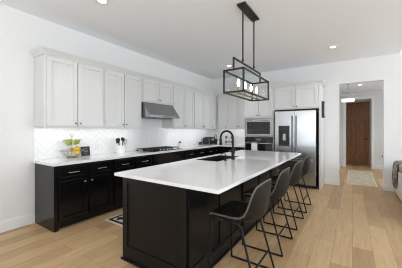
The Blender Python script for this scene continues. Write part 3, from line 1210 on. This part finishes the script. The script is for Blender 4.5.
for y, lab in ((2.755, 'brown leather bar stool second from the camera along the island'),
               (3.53, 'brown leather bar stool third from the camera along the island'),
               (4.30, 'farthest brown leather bar stool, nearest the refrigerator')):
    dup(stool, (SX + .02, y, 0), lab)

# ------------------------------------------------------------------ chandelier
t = thing('linear_chandelier', 'black rectangular lantern chandelier with four bulbs over the island', 'chandelier', (-1.247, 3.105, 1.843))
cx, cy = -1.247, 3.105
bm = BM()
box(bm, -1.285, -1.165, 2.79, 3.335, CEIL - .028, CEIL - .001, .004)
obj('canopy', bm, 'fixture', t)
X0, X1, Y0, Y1, Z0, Z1 = -1.381, -1.113, 2.613, 3.598, 1.849, 2.131
r = .0105
bm = BM()
for x in (X0, X1):
    for z in (Z0, Z1):
        box(bm, x - r, x + r, Y0 - r, Y1 + r, z - r, z + r, .0015)
    for y in (Y0, Y1):
        box(bm, x - r, x + r, y - r, y + r, Z0, Z1, .0015)
for y in (Y0, Y1):
    for z in (Z0, Z1):
        box(bm, X0, X1, y - r, y + r, z - r, z + r, .0015)
obj('lantern_frame', bm, 'fixture', t)
bm = BM()   # raised carrying bar
ZB = 2.278
for y in (Y0, Y1):
    box(bm, cx - .010, cx + .010, y - .009, y + .009, Z1, ZB, .0015)
box(bm, cx - .010, cx + .010, Y0 - .009, Y1 + .009, ZB - .010, ZB + .010, .0015)
obj('carrying_bar', bm, 'fixture', t)
for y in (2.86, 3.27):
    b = BM()
    tube(b, [(-1.228, y, ZB + .008), (-1.228, y, CEIL - .03)], .010, 10)
    lathe(b, [(.014, CEIL - .07), (.016, CEIL - .06), (.016, CEIL - .03)], (-1.228, y, 0), 12)
    lathe(b, [(.014, ZB + .008), (.014, ZB + .04), (.008, ZB + .05)], (-1.228, y, 0), 12)
    obj('rod', b, 'fixture', t, 40)
bm = BM()
box(bm, cx - .012, cx + .012, Y0 + .009, Y1 - .009, Z0 - .006, Z0 + .010, .002)
obj('socket_rail', bm, 'brass', t)
for k in range(4):
    y = 2.76 + k * .225
    b = BM()
    lathe(b, [(.022, Z0 + .010), (.024, Z0 + .016), (.013, Z0 + .022), (.013, Z0 + .085), (.015, Z0 + .088), (.0, Z0 + .09)], (cx, y, 0), 14)
    s_ = obj('candle_socket', b, 'brass', t, 40)
    b = BM()
    lathe(b, [(.008, Z0 + .0905), (.014, Z0 + .105), (.0185, Z0 + .125), (.017, Z0 + .145), (.010, Z0 + .170), (.003, Z0 + .190), (0, Z0 + .195)], (cx, y, 0), 14)
    obj('bulb', b, 'bulb', s_, 60)
for nm, args in (('glass_pane', (X0 - .001, X0 + .001, Y0 + .01, Y1 - .01)), ('glass_pane', (X1 - .001, X1 + .001, Y0 + .01, Y1 - .01)),
                 ('glass_pane', (X0 + .01, X1 - .01, Y0 - .001, Y0 + .001)), ('glass_pane', (X0 + .01, X1 - .01, Y1 - .001, Y1 + .001))):
    b = BM()
    box(b, *args, Z0 + .01, Z1 - .01)
    obj(nm, b, 'glass', t)


# ------------------------------------------------------------------ recessed lights
def downlight(label, x, y, z, power, col=(.95, .98, 1.0)):
    t = thing('recessed_light', label, 'ceiling light', (x, y, z), 'recessed ceiling lights')
    b = BM()
    lathe(b, [(.050, z - .002), (.080, z - .001), (.083, z - .006), (.060, z - .012), (.050, z - .010), (.050, z - .002)], (x, y, 0), 28)
    obj('trim_ring', b, 'trim', t, 50)
    b = BM()
    lathe(b, [(.0495, z - .003), (.0495, z - .008), (0, z - .009)], (x, y, 0), 28)
    obj('lens', b, 'lens', t, 50)
    d = bpy.data.lights.new('downlight', 'SPOT')
    d.energy = power
    d.color = col
    d.spot_size = math.radians(120)
    d.spot_blend = .9
    d.shadow_soft_size = .06
    o = bpy.data.objects.new('downlight', d)
    C.objects.link(o)
    o.location = (x, y, z - .03)
    return t


downlight('round recessed light in ceiling at the top left, nearest the wall cabinets', -2.71, 1.75, CEIL, 28)
downlight('round recessed light in kitchen ceiling near the right-hand edge, before the hall', -.33, 5.30, CEIL, 28)
downlight('small round recessed light in ceiling behind the chandelier bracket', -2.68, 5.36, CEIL, 28)
downlight('round recessed light in the hall ceiling in front of the entry door', .187, 8.335, HC, 65)

# hall semi-flush fixture
hx, hy = -.112, 8.0
t = thing('hall_light_fixture', 'oblong white-shaded ceiling fixture with dark frame hanging in the hall', 'ceiling light', (hx, hy, 2.18))
bm = BM()
for z in (2.375,):
    for x in (hx - .17, hx + .17):
        box(bm, x - .005, x + .005, hy - .10, hy + .10, z - .005, z + .005)
    for y in (hy - .10, hy + .10):
        box(bm, hx - .17, hx + .17, y - .005, y + .005, z - .005, z + .005)
for x in (hx - .17, hx + .17):
    for y in (hy - .10, hy + .10):
        box(bm, x - .006, x + .006, y - .006, y + .006, 2.25, 2.375)
box(bm, hx - .17, hx + .17, hy - .006, hy + .006, 2.369, 2.381)
obj('frame', bm, 'nickel', t)
bm = BM()
tube(bm, [(hx, hy, 2.38), (hx, hy, HC - .02)], .006)
lathe(bm, [(.05, HC - .02), (.05, HC - .001)], (hx, hy, 0), 20)
obj('stem', bm, 'nickel', t, 40)
bm = BM()
box(bm, hx - .165, hx + .165, hy - .09, hy + .09, 2.19, 2.29, .045, 5)
obj('lamp_shade', bm, 'shade', t, 60)

# ------------------------------------------------------------------ worktop items
bkx, bky = -3.72, 1.875
t = thing('fruit_basket', 'two-tier bronze wire fruit basket on the wall worktop', 'basket', (bkx, bky, CT))


def wire_bowl(cz, r0, r1, h):
    b = BM()
    for rr, z in ((r0, cz), (r0 + (r1 - r0) * .45, cz + h * .33), (r1, cz + h)):
        tube(b, [(bkx + rr * math.cos(a * math.pi / 12), bky + rr * math.sin(a * math.pi / 12), z) for a in range(24)], .003, 6, closed=True)
    for k in range(14):
        a = 2 * math.pi * k / 14
        pts = [(.0, cz), (r0, cz), (r0 + (r1 - r0) * .45, cz + h * .33), (r1, cz + h)]
        tube(b, [(bkx + q * math.cos(a), bky + q * math.sin(a), z) for q, z in pts], .002, 5)
    return b


obj('wire_bowl', wire_bowl(CT + .018, .07, .165, .10), 'brass', t, 50)
obj('wire_bowl', wire_bowl(CT + .205, .06, .125, .075), 'brass', t, 50)
b = BM()
tube(b, [(bkx, bky, CT + .01), (bkx, bky, CT + .335)], .005, 8)
tube(b, [(bkx, bky + .022 * math.sin(a * math.pi / 8), CT + .357 - .022 * math.cos(a * math.pi / 8)) for a in range(16)], .004, 6, closed=True)
obj('centre_post', b, 'brass', t, 50)
b = BM()
tube(b, [(bkx + .075 * math.cos(a * math.pi / 12), bky + .075 * math.sin(a * math.pi / 12), CT + .005) for a in range(24)], .0045, 6, closed=True)
for k in range(4):
    a = 2 * math.pi * k / 4
    tube(b, [(bkx + .075 * math.cos(a), bky + .075 * math.sin(a), CT + .005), (bkx + .065 * math.cos(a), bky + .065 * math.sin(a), CT + .018)], .004, 6)
obj('foot_ring', b, 'brass', t, 50)


def fruit(name, kind, x, y, z, r, label, cat, group):
    o_ = thing(name, label, cat, (x, y, z - r * .9), group)
    b = BM()
    if kind == 'apple':
        pr_ = [(0, -.80), (.25, -.9), (.55, -.82), (.88, -.42), (1.0, .05), (.93, .5), (.68, .82), (.36, .92), (.14, .82), (0, .66)]
    elif kind == 'lemon':
        pr_ = [(0, -1.28), (.12, -1.2), (.3, -1.05), (.66, -.75), (.92, -.3), (.95, .1), (.86, .5), (.55, .9), (.26, 1.1), (.14, 1.24), (0, 1.28)]
    else:
        pr_ = [(0, -.97), (.3, -.93), (.7, -.7), (.96, -.25), (1.0, .1), (.86, .52), (.5, .86), (.18, .95), (0, .93)]
    lathe(b, [(q * r, h * r) for q, h in pr_], (0, 0, 0), 20, 'Z' if kind != 'lemon' else 'Y')
    bmesh.ops.translate(b, verts=b.verts, vec=(x, y, z))
    obj('skin', b, {'apple': 'apple', 'lemon': 'lemon', 'orange': 'orange'}[kind], o_, 60)
    if kind != 'lemon':
        b = BM()
        h = .66 if kind == 'apple' else .92
        tube(b, [(x, y, z + r * h), (x + .004, y + .003, z + r * (h + .38 if kind == 'apple' else h + .1))], .0022, 6)
        obj('stem', b, 'stem', o_)
    return o_


AZ_ = CT + .250
fruit('green_apple', 'apple', bkx + .035, bky - .062, AZ_, .042, 'left green apple in the upper tier of the fruit basket', 'apple', 'green apples in the basket')
fruit('green_apple', 'apple', bkx + .035, bky + .058, AZ_ + .004, .046, 'right green apple in the upper tier of the fruit basket', 'apple', 'green apples in the basket')
fruit('green_apple', 'apple', bkx - .062, bky - .002, AZ_ + .004, .043, 'green apple at the back of the upper tier, against the wall', 'apple', 'green apples in the basket')
LZ = CT + .068
fruit('lemon', 'lemon', bkx + .060, bky + .055, LZ + .005, .038, 'yellow lemon in front in the lower tier of the fruit basket', 'lemon', 'lemons in the basket')
fruit('lemon', 'lemon', bkx - .03, bky + .095, LZ + .022, .038, 'yellow lemon at the right rim of the lower tier, by the slate sign', 'lemon', 'lemons in the basket')
fruit('lemon', 'lemon', bkx + .022, bky + .070, LZ + .082, .037, 'topmost yellow lemon heaped in the lower tier of the basket', 'lemon', 'lemons in the basket')
fruit('orange', 'orange', bkx - .055, bky + .03, LZ + .055, .034, 'small orange at the back of the lower tier of the basket', 'orange', None)

# framed slate sign
sy0, sy1, sx_ = 2.055, 2.205, -3.76
t = thing('slate_sign', 'small square black framed sign with chalk marks on the worktop', 'sign', (sx_, 2.13, CT))
tilt = Matrix.Translation((sx_, 2.13, CT + .002)) @ Matrix.Rotation(math.radians(-9), 4, 'Y') @ Matrix.Translation((-sx_, -2.13, -CT - .002))
b = BM()
for (c0, c1, e0, e1) in ((sy0, sy0 + .014, 0, .158), (sy1 - .014, sy1, 0, .158), (sy0 + .014, sy1 - .014, 0, .014), (sy0 + .014, sy1 - .014, .144, .158)):
    box(b, sx_ - .016, sx_, c0, c1, CT + .004 + e0, CT + .004 + e1, .002)
bmesh.ops.transform(b, matrix=tilt, verts=b.verts)
obj('frame', b, 'bplastic', t)
b = BM()
box(b, sx_ - .013, sx_ - .006, sy0 + .013, sy1 - .013, CT + .017, CT + .149)
bmesh.ops.transform(b, matrix=tilt, verts=b.verts)
obj('slate', b, 'slate', t)
b = BM()
for (ya, za, yb, zb) in ((.035, .118, .075, .122), (.080, .120, .110, .112), (.030, .092, .060, .096), (.066, .094, .118, .088), (.045, .066, .090, .070), (.096, .070, .112, .060), (.055, .040, .100, .044)):
    tube(b, [(sx_ - .0055, sy0 + ya, CT + .004 + za), (sx_ - .0055, sy0 + (ya + yb) / 2, CT + .004 + (za + zb) / 2 + .006), (sx_ - .0055, sy0 + yb, CT + .004 + zb)], .0024, 6)
bmesh.ops.transform(b, matrix=tilt, verts=b.verts)
obj('chalk_marks', b, 'chalk', t)

# utensil crock
ux, uy = -3.63, 2.735
bm = BM()
lathe(bm, [(.080, CT + .0006), (.086, CT + .006), (.090, CT + .150), (.091, CT + .156), (.085, CT + .156), (.083, CT + .15), (.080, CT + .012), (0, CT + .012)], (ux, uy, 0), 32)
solo('utensil_crock', bm, 'ceramic', 'white ceramic crock holding kitchen utensils left of the cooktop', 'crock', smooth=40)


def utensil(name, label, dx, dy, lean_x, lean_y, L, head):
    base = Vector((ux + dx, uy + dy, CT + .020))
    d = Vector((lean_x, lean_y, 1)).normalized()
    tip = base + d * L
    t = thing(name, label, 'utensil', base, 'utensils in the white crock')
    b = BM()
    tube(b, [base, base + d * L * .5, tip], [.006, .006, .005], 8)
    obj('handle', b, 'bplastic', t, 50)
    b = BM()
    if head == 'spoon':
        lathe(b, [(0, -.038), (.018, -.030), (.026, -.01), (.026, .010), (.018, .030), (0, .038)], (0, 0, 0), 14)
        sc_ = Matrix.Diagonal((.35, 1, 1, 1))
    elif head == 'turner':
        box(b, -.004, .004, -.036, .036, -.045, .05, .003)
        sc_ = Matrix.Identity(4)
    elif head == 'ladle':
        lathe(b, [(0, -.032), (.024, -.026), (.034, -.005), (.035, .008), (.031, .008), (.022, -.018), (0, -.024)], (0, 0, 0), 16)
        sc_ = Matrix.Rotation(math.radians(60), 4, 'Y')
    else:   # whisk
        for k in range(5):
            a = math.pi * k / 5
            pts = [(.028 * math.sin(q) * math.cos(a), .028 * math.sin(q) * math.sin(a), -.05 * math.cos(q)) for q in [i * 2 * math.pi / 16 for i in range(16)]]
            tube(b, pts, .0018, 5, closed=True)
        sc_ = Matrix.Identity(4)
    rot = Vector((0, 0, 1)).rotation_difference(d).to_matrix().to_4x4()
    bmesh.ops.transform(b, matrix=Matrix.Translation(tip + d * .035) @ rot @ sc_, verts=b.verts)
    obj('head', b, 'dsteel' if head in ('whisk',) else 'bplastic', t, 60)


utensil('turner', 'black turner leaning left out of the white crock', 0, -.03, .02, -.22, .19, 'turner')
utensil('cooking_spoon', 'black cooking spoon standing upright in the white crock', -.035, 0, -.08, -.05, .20, 'spoon')
utensil('ladle', 'black ladle rising highest in the middle of the white crock', .01, .005, .06, .04, .215, 'ladle')
utensil('slotted_spoon', 'black spoon leaning right out of the white crock', -.01, .025, .0, .16, .20, 'spoon')
utensil('whisk', 'wire whisk leaning right at the edge of the crock', .03, .02, .06, .24, .17, 'whisk')

# jar, outlet, ramekin, mug right of the cooktop
t = thing('storage_jar', 'pale jar with black lid on worktop right of the cooktop', 'jar', (-3.80, 4.70, CT))
b = BM()
lathe(b, [(.034, CT + .0006), (.038, CT + .006), (.038, CT + .085), (.030, CT + .10)], (-3.80, 4.70, 0), 20)
obj('jar_body', b, 'jarglass', t, 40)
b = BM()
lathe(b, [(.034, CT + .1002), (.034, CT + .13), (.03, CT + .134), (0, CT + .134)], (-3.80, 4.70, 0), 20)
obj('lid', b, 'bplastic', t, 40)


def outlet(label, nrm, face, a, z, dark=False):
    t = thing('outlet', label, 'outlet', opt(nrm, face, a, 0, z - .057))
    b = BM()
    obox(b, nrm, face, a - .036, a + .036, .0005, .006, z - .057, z + .057, .002)
    obj('cover_plate', b, 'trim', t)
    for dz in (-.026, .022):
        b = BM()
        obox(b, nrm, face, a - .016, a + .016, .0062, .0078, z + dz - .014, z + dz + .018)
        obj('socket', b, 'grout', t)
    return t


outlet('white outlet plate on the backsplash just right of the storage jar', '+X', WL + .008, 4.95, 1.06)
outlet('white outlet plate on the backsplash below the left-end wall cabinet, right of the sign', '+X', WL + .008, 2.42, 1.06)
outlet('white outlet plate low on the hall wall right of the entry door', '-Y', HB, .86, .42)
bm = BM()
box(bm, .835, .885, HB - .05, HB - .008, .435, .485, .006)
solo('plug_in_charger', bm, 'bplastic', 'small black plug-in charger on the hall outlet', 'charger')
bm = BM()
lathe(bm, [(.025, CT + .0006), (.034, CT + .04), (.036, CT + .045), (.031, CT + .045), (.023, CT + .008), (0, CT + .008)], (-3.80, 5.40, 0), 20)
solo('ramekin', bm, 'grout', 'tiny grey ramekin on worktop left of the black mug', 'bowl', smooth=40)
t = thing('mug', 'black mug on worktop left of the toaster', 'mug', (-3.77, 5.62, CT))
b = BM()
lathe(b, [(.036, CT + .0006), (.042, CT + .006), (.043, CT + .088), (.039, CT + .088), (.037, CT + .012), (0, CT + .012)], (-3.77, 5.62, 0), 20)
obj('cup', b, 'bplastic', t, 40)
b = BM()
tube(b, smooth_path([(-3.735, 5.60, CT + .072), (-3.70, 5.585, CT + .066), (-3.70, 5.585, CT + .035), (-3.735, 5.60, CT + .025)]), .005, 8)
obj('handle', b, 'bplastic', t, 50)

# toaster and coffee maker in the corner
t = thing('toaster', 'black and steel toaster at the left of the corner appliances', 'toaster', (-3.70, 5.86, CT))
b = BM()
box(b, -3.80, -3.60, 5.80, 5.925, CT + .012, CT + .205, .02, 3)
obj('toaster_body', b, 'bplastic', t, 40)
b = BM()
box(b, -3.598, -3.592, 5.835, 5.862, CT + .03, CT + .19, .002)
obj('side_strip', b, 'steel', t)
b = BM()
box(b, -3.598, -3.575, 5.885, 5.910, CT + .12, CT + .14, .003)
obj('lever', b, 'steel', t)
b = BM()
for y in (5.83, 5.875):
    box(b, -3.78, -3.63, y, y + .022, CT + .2035, CT + .2065)
obj('slots', b, 'dsteel', t)
b = BM()
for x in (-3.78, -3.64):
    for y in (5.815, 5.89):
        box(b, x, x + .02, y, y + .02, CT + .0006, CT + .0125)
obj('feet', b, 'bplastic', t)

t = thing('coffee_maker', 'black coffee maker with steel bands in the worktop corner', 'coffee maker', (-3.70, 6.05, CT))
b = BM()
box(b, -3.82, -3.72, 5.95, 6.17, CT + .0006, CT + .225, .008)
box(b, -3.72, -3.58, 5.95, 6.17, CT + .0006, CT + .03, .006)
box(b, -3.72, -3.58, 5.95, 6.17, CT + .165, CT + .225, .008)
obj('housing', b, 'bplastic', t)
b = BM()
lathe(b, [(.045, CT + .032), (.058, CT + .05), (.058, CT + .11), (.04, CT + .14), (.042, CT + .15), (0, CT + .15)], (-3.65, 6.05, 0), 20)
cf = obj('carafe', b, 'bglass', t, 40)
b = BM()
tube(b, smooth_path([(-3.60, 6.00, CT + .13), (-3.57, 5.985, CT + .12), (-3.57, 5.985, CT + .07), (-3.60, 6.0, CT + .055)]), .006, 8)
obj('handle', b, 'bplastic', cf, 50)
b = BM()
box(b, -3.5795, -3.574, 5.97, 5.985, CT + .17, CT + .22)
box(b, -3.5795, -3.574, 6.02, 6.10, CT + .185, CT + .21)
obj('control_panel', b, 'steel', t)

t = thing('kettle', 'round black kettle with loop handle in the worktop corner', 'kettle', (-3.66, 6.34, CT))
b = BM()
lathe(b, [(.075, CT + .0006), (.085, CT + .01), (.088, CT + .05), (.070, CT + .12), (.045, CT + .155), (.015, CT + .165), (0, CT + .166)], (-3.66, 6.34, 0), 24)
obj('kettle_body', b, 'bplastic', t, 50)
b = BM()
tube(b, [(-3.66, 6.34 + .065 * math.cos(a), CT + .175 + .13 * math.sin(a)) for a in [math.pi * k / 12 for k in range(13)]], .008, 8)
obj('handle', b, 'bplastic', t, 50)
b = BM()
tube(b, [(-3.60, 6.31, CT + .08), (-3.555, 6.285, CT + .14)], [.018, .010], 10)
obj('spout', b, 'bplastic', t, 50)


def mug(label, x, y, z, m, r=.036, h=.075, group=None, ha=-.6):
    t = thing('mug', label, 'mug', (x, y, z), group)
    b = BM()
    lathe(b, [(r * .86, z + .0005), (r, z + .006), (r, z + h), (r - .004, z + h), (r - .005, z + .01), (0, z + .01)], (x, y, 0), 18)
    obj('cup', b, m, t, 40)
    b = BM()
    c, s = math.cos(ha), math.sin(ha)
    tube(b, smooth_path([(x + q * c, y + q * s, z + hh) for q, hh in ((r - .001, h * .82), (r + .022, h * .72), (r + .022, h * .35), (r - .001, h * .22))]), .0045, 8)
    obj('handle', b, m, t, 50)
    return t


mug('white mug in front of the black kettle on the corner worktop', -3.50, 6.25, CT, 'ceramic', .042, .10)
# wire mug rack on the back worktop
t = thing('mug_rack', 'two-tier wire rack of mugs on back worktop, seen through the faucet arch', 'rack', (-3.19, 6.36, CT))
rx0, rx1, ry0, ry1 = -3.335, -3.045, 6.30, 6.42
b = BM()
for x in (rx0, rx1):
    for y in (ry0, ry1):
        tube(b, [(x, y, CT + .0006), (x, y, CT + .30)], .004, 6)
for z in (CT + .02, CT + .165):
    for y in (ry0, ry1):
        tube(b, [(rx0, y, z), (rx1, y, z)], .0035, 6)
    for x in (rx0, rx1):
        tube(b, [(x, ry0, z), (x, ry1, z)], .0035, 6)
    for k in range(1, 8):
        x = rx0 + (rx1 - rx0) * k / 8
        tube(b, [(x, ry0, z), (x, ry1, z)], .0022, 6)
tube(b, [(rx0, ry0, CT + .30), (rx0, ry1, CT + .30)], .004, 6)
tube(b, [(rx1, ry0, CT + .30), (rx1, ry1, CT + .30)], .004, 6)
obj('wire_frame', b, 'grout', t, 50)
names = {'mugbrown': 'brown', 'mugblue': 'blue-grey', 'ceramic': 'white'}
for tier, z in (('lower', CT + .0245), ('upper', CT + .1695)):
    for k, m in enumerate(('mugbrown', 'mugblue' if tier == 'lower' else 'ceramic', 'mugbrown')):
        side = ('left', 'middle', 'right')[k]
        mug(f'{names[m]} mug at the {side} of the {tier} tier of the mug rack', -3.285 + k * .096, 6.36, z, m, .034, .08, 'mugs in the wire rack')

# black wall panel on the refrigerator surround
t = thing('wall_control_panel', 'slim black control panel on the side of the refrigerator surround', 'control panel', (-.575, 6.11, 1.655))
b = BM()
box(b, -.5995, -.550, 5.98, 6.24, 1.655, 2.035, .004)
obj('housing', b, 'bplastic', t)
b = BM()
box(b, -.5498, -.5485, 6.0, 6.22, 1.70, 2.00)
obj('screen', b, 'bglass', t)

# ------------------------------------------------------------------ rugs
t = thing('runner_rug', 'cream faded runner rug on the hall floor before the entry door', 'rug', (.18, 7.95, 0))
b = BM()
box(b, -.095, .475, 6.85, 9.17, .0006, .010, .003)
obj('rug_pile', b, 'rug', t)
b = BM()
for (x0, x1, y0, y1) in ((-.12, -.0955, 6.82, 9.20), (.4755, .50, 6.82, 9.20), (-.0955, .4755, 6.82, 6.8495), (-.0955, .4755, 9.1705, 9.20)):
    box(b, x0, x1, y0, y1, .0006, .0115, .002)
obj('binding', b, 'rug_edge', t)

t = thing('kitchen_mat', 'black and cream patterned mat on the floor between island and base cabinets', 'mat', (-2.81, 2.62, 0))
mx0, mx1, my0, my1 = -3.13, -2.50, 2.055, 3.2
for nm, m, i0, i1 in (('border', 'mat_edge', 0, .035), ('dark_band', 'mat_dark', .035, .085)):
    b = BM()
    x0, x1, y0, y1 = mx0 + i0, mx1 - i0, my0 + i0, my1 - i0
    w_ = i1 - i0
    box(b, x0, x0 + w_, y0, y1, .0006, .008)
    box(b, x1 - w_, x1, y0, y1, .0006, .008)
    box(b, x0 + w_, x1 - w_, y0, y0 + w_, .0006, .008)
    box(b, x0 + w_, x1 - w_, y1 - w_, y1, .0006, .008)
    obj(nm, b, m, t)
b = BM()
box(b, mx0 + .085, mx1 - .085, my0 + .085, my1 - .085, .0006, .0082)
obj('patterned_field', b, 'mat_pat', t)

# ------------------------------------------------------------------ sofa at the right edge and its throw
t = thing('sofa', 'cream upholstered sofa cut off by the right edge of the photo', 'sofa', (1.2, 5.3, 0))
sx0, sy0_, sy1_ = .745, 4.2, 6.40
b = BM()
box(b, sx0, sx0 + .16, sy0_, sy1_, .05, .55, .03, 3)
obj('sofa_back', b, 'cream', t, 50)
b = BM()
box(b, sx0 + .162, 1.70, sy0_ + .17, sy1_ - .17, .06, .40, .02, 3)
obj('sofa_base', b, 'cream', t, 50)
for y0, y1 in ((sy0_, sy0_ + .168), (sy1_ - .168, sy1_)):
    b = BM()
    box(b, sx0 + .162, 1.70, y0, y1, .06, .60, .04, 3)
    obj('arm', b, 'cream', t, 50)
for k in range(2):
    y0 = sy0_ + .175 + k * .928
    b = BM()
    box(b, sx0 + .17, 1.70, y0, y0 + .92, .402, .53, .04, 3)
    obj('seat_cushion', b, 'cream', t, 50)
    b = BM()
    box(b, sx0 + .010, sx0 + .29, y0 - .10 + .10 * k, y0 + .82 + .10 * k, .552, .70, .045, 3)
    obj('back_cushion', b, 'tan', t, 50)
for x in (sx0 + .05, 1.62):
    for y in (sy0_ + .06, sy1_ - .10):
        b = BM()
        box(b, x, x + .05, y, y + .05, .001, .061)
        obj('foot', b, 'door', t)

bm = BM()   # throw over the far end of the sofa back
prof = [(sx0 - .020, .27), (sx0 - .022, .38), (sx0 - .018, .50), (sx0 - .010, .66), (sx0 + .02, .712), (sx0 + .10, .718), (sx0 + .22, .716)]
N = 10
ya, yb = 5.86, 6.30
rows = []
for i, (x, z) in enumerate(prof):
    rows.append([bm.verts.new((x + .010 * math.sin(j * 1.7 + i * .5) * (1 if i < 4 else .15) - (.008 if i < 4 else 0), ya + (yb - ya) * j / N, z + (.03 * math.sin(j * .9) if i == 0 else 0))) for j in range(N + 1)])
for a, b in zip(rows[:-1], rows[1:]):
    for j in range(N):
        bm.faces.new((a[j], a[j + 1], b[j + 1], b[j]))
t = thing('throw_blanket', 'grey patterned throw draped over the far end of the sofa', 'blanket', (sx0, 6.13, .2))
bottoms = [v.co.copy() for v in rows[0]]
o = obj('blanket_cloth', bm, 'throw', t, 70)
sm = o.modifiers.new('thick', 'SOLIDIFY')
sm.thickness = .012
sm.offset = 0
b = BM()
for p_ in bottoms:
    for q in (-.012, .012):
        tube(b, [p_ + Vector((0, q, 0)), p_ + Vector((-.004, q * 1.3, -.035)), p_ + Vector((.002, q * 1.6, -.07))], [.006, .005, .003], 6)
obj('fringe', b, 'throw', t, 60)
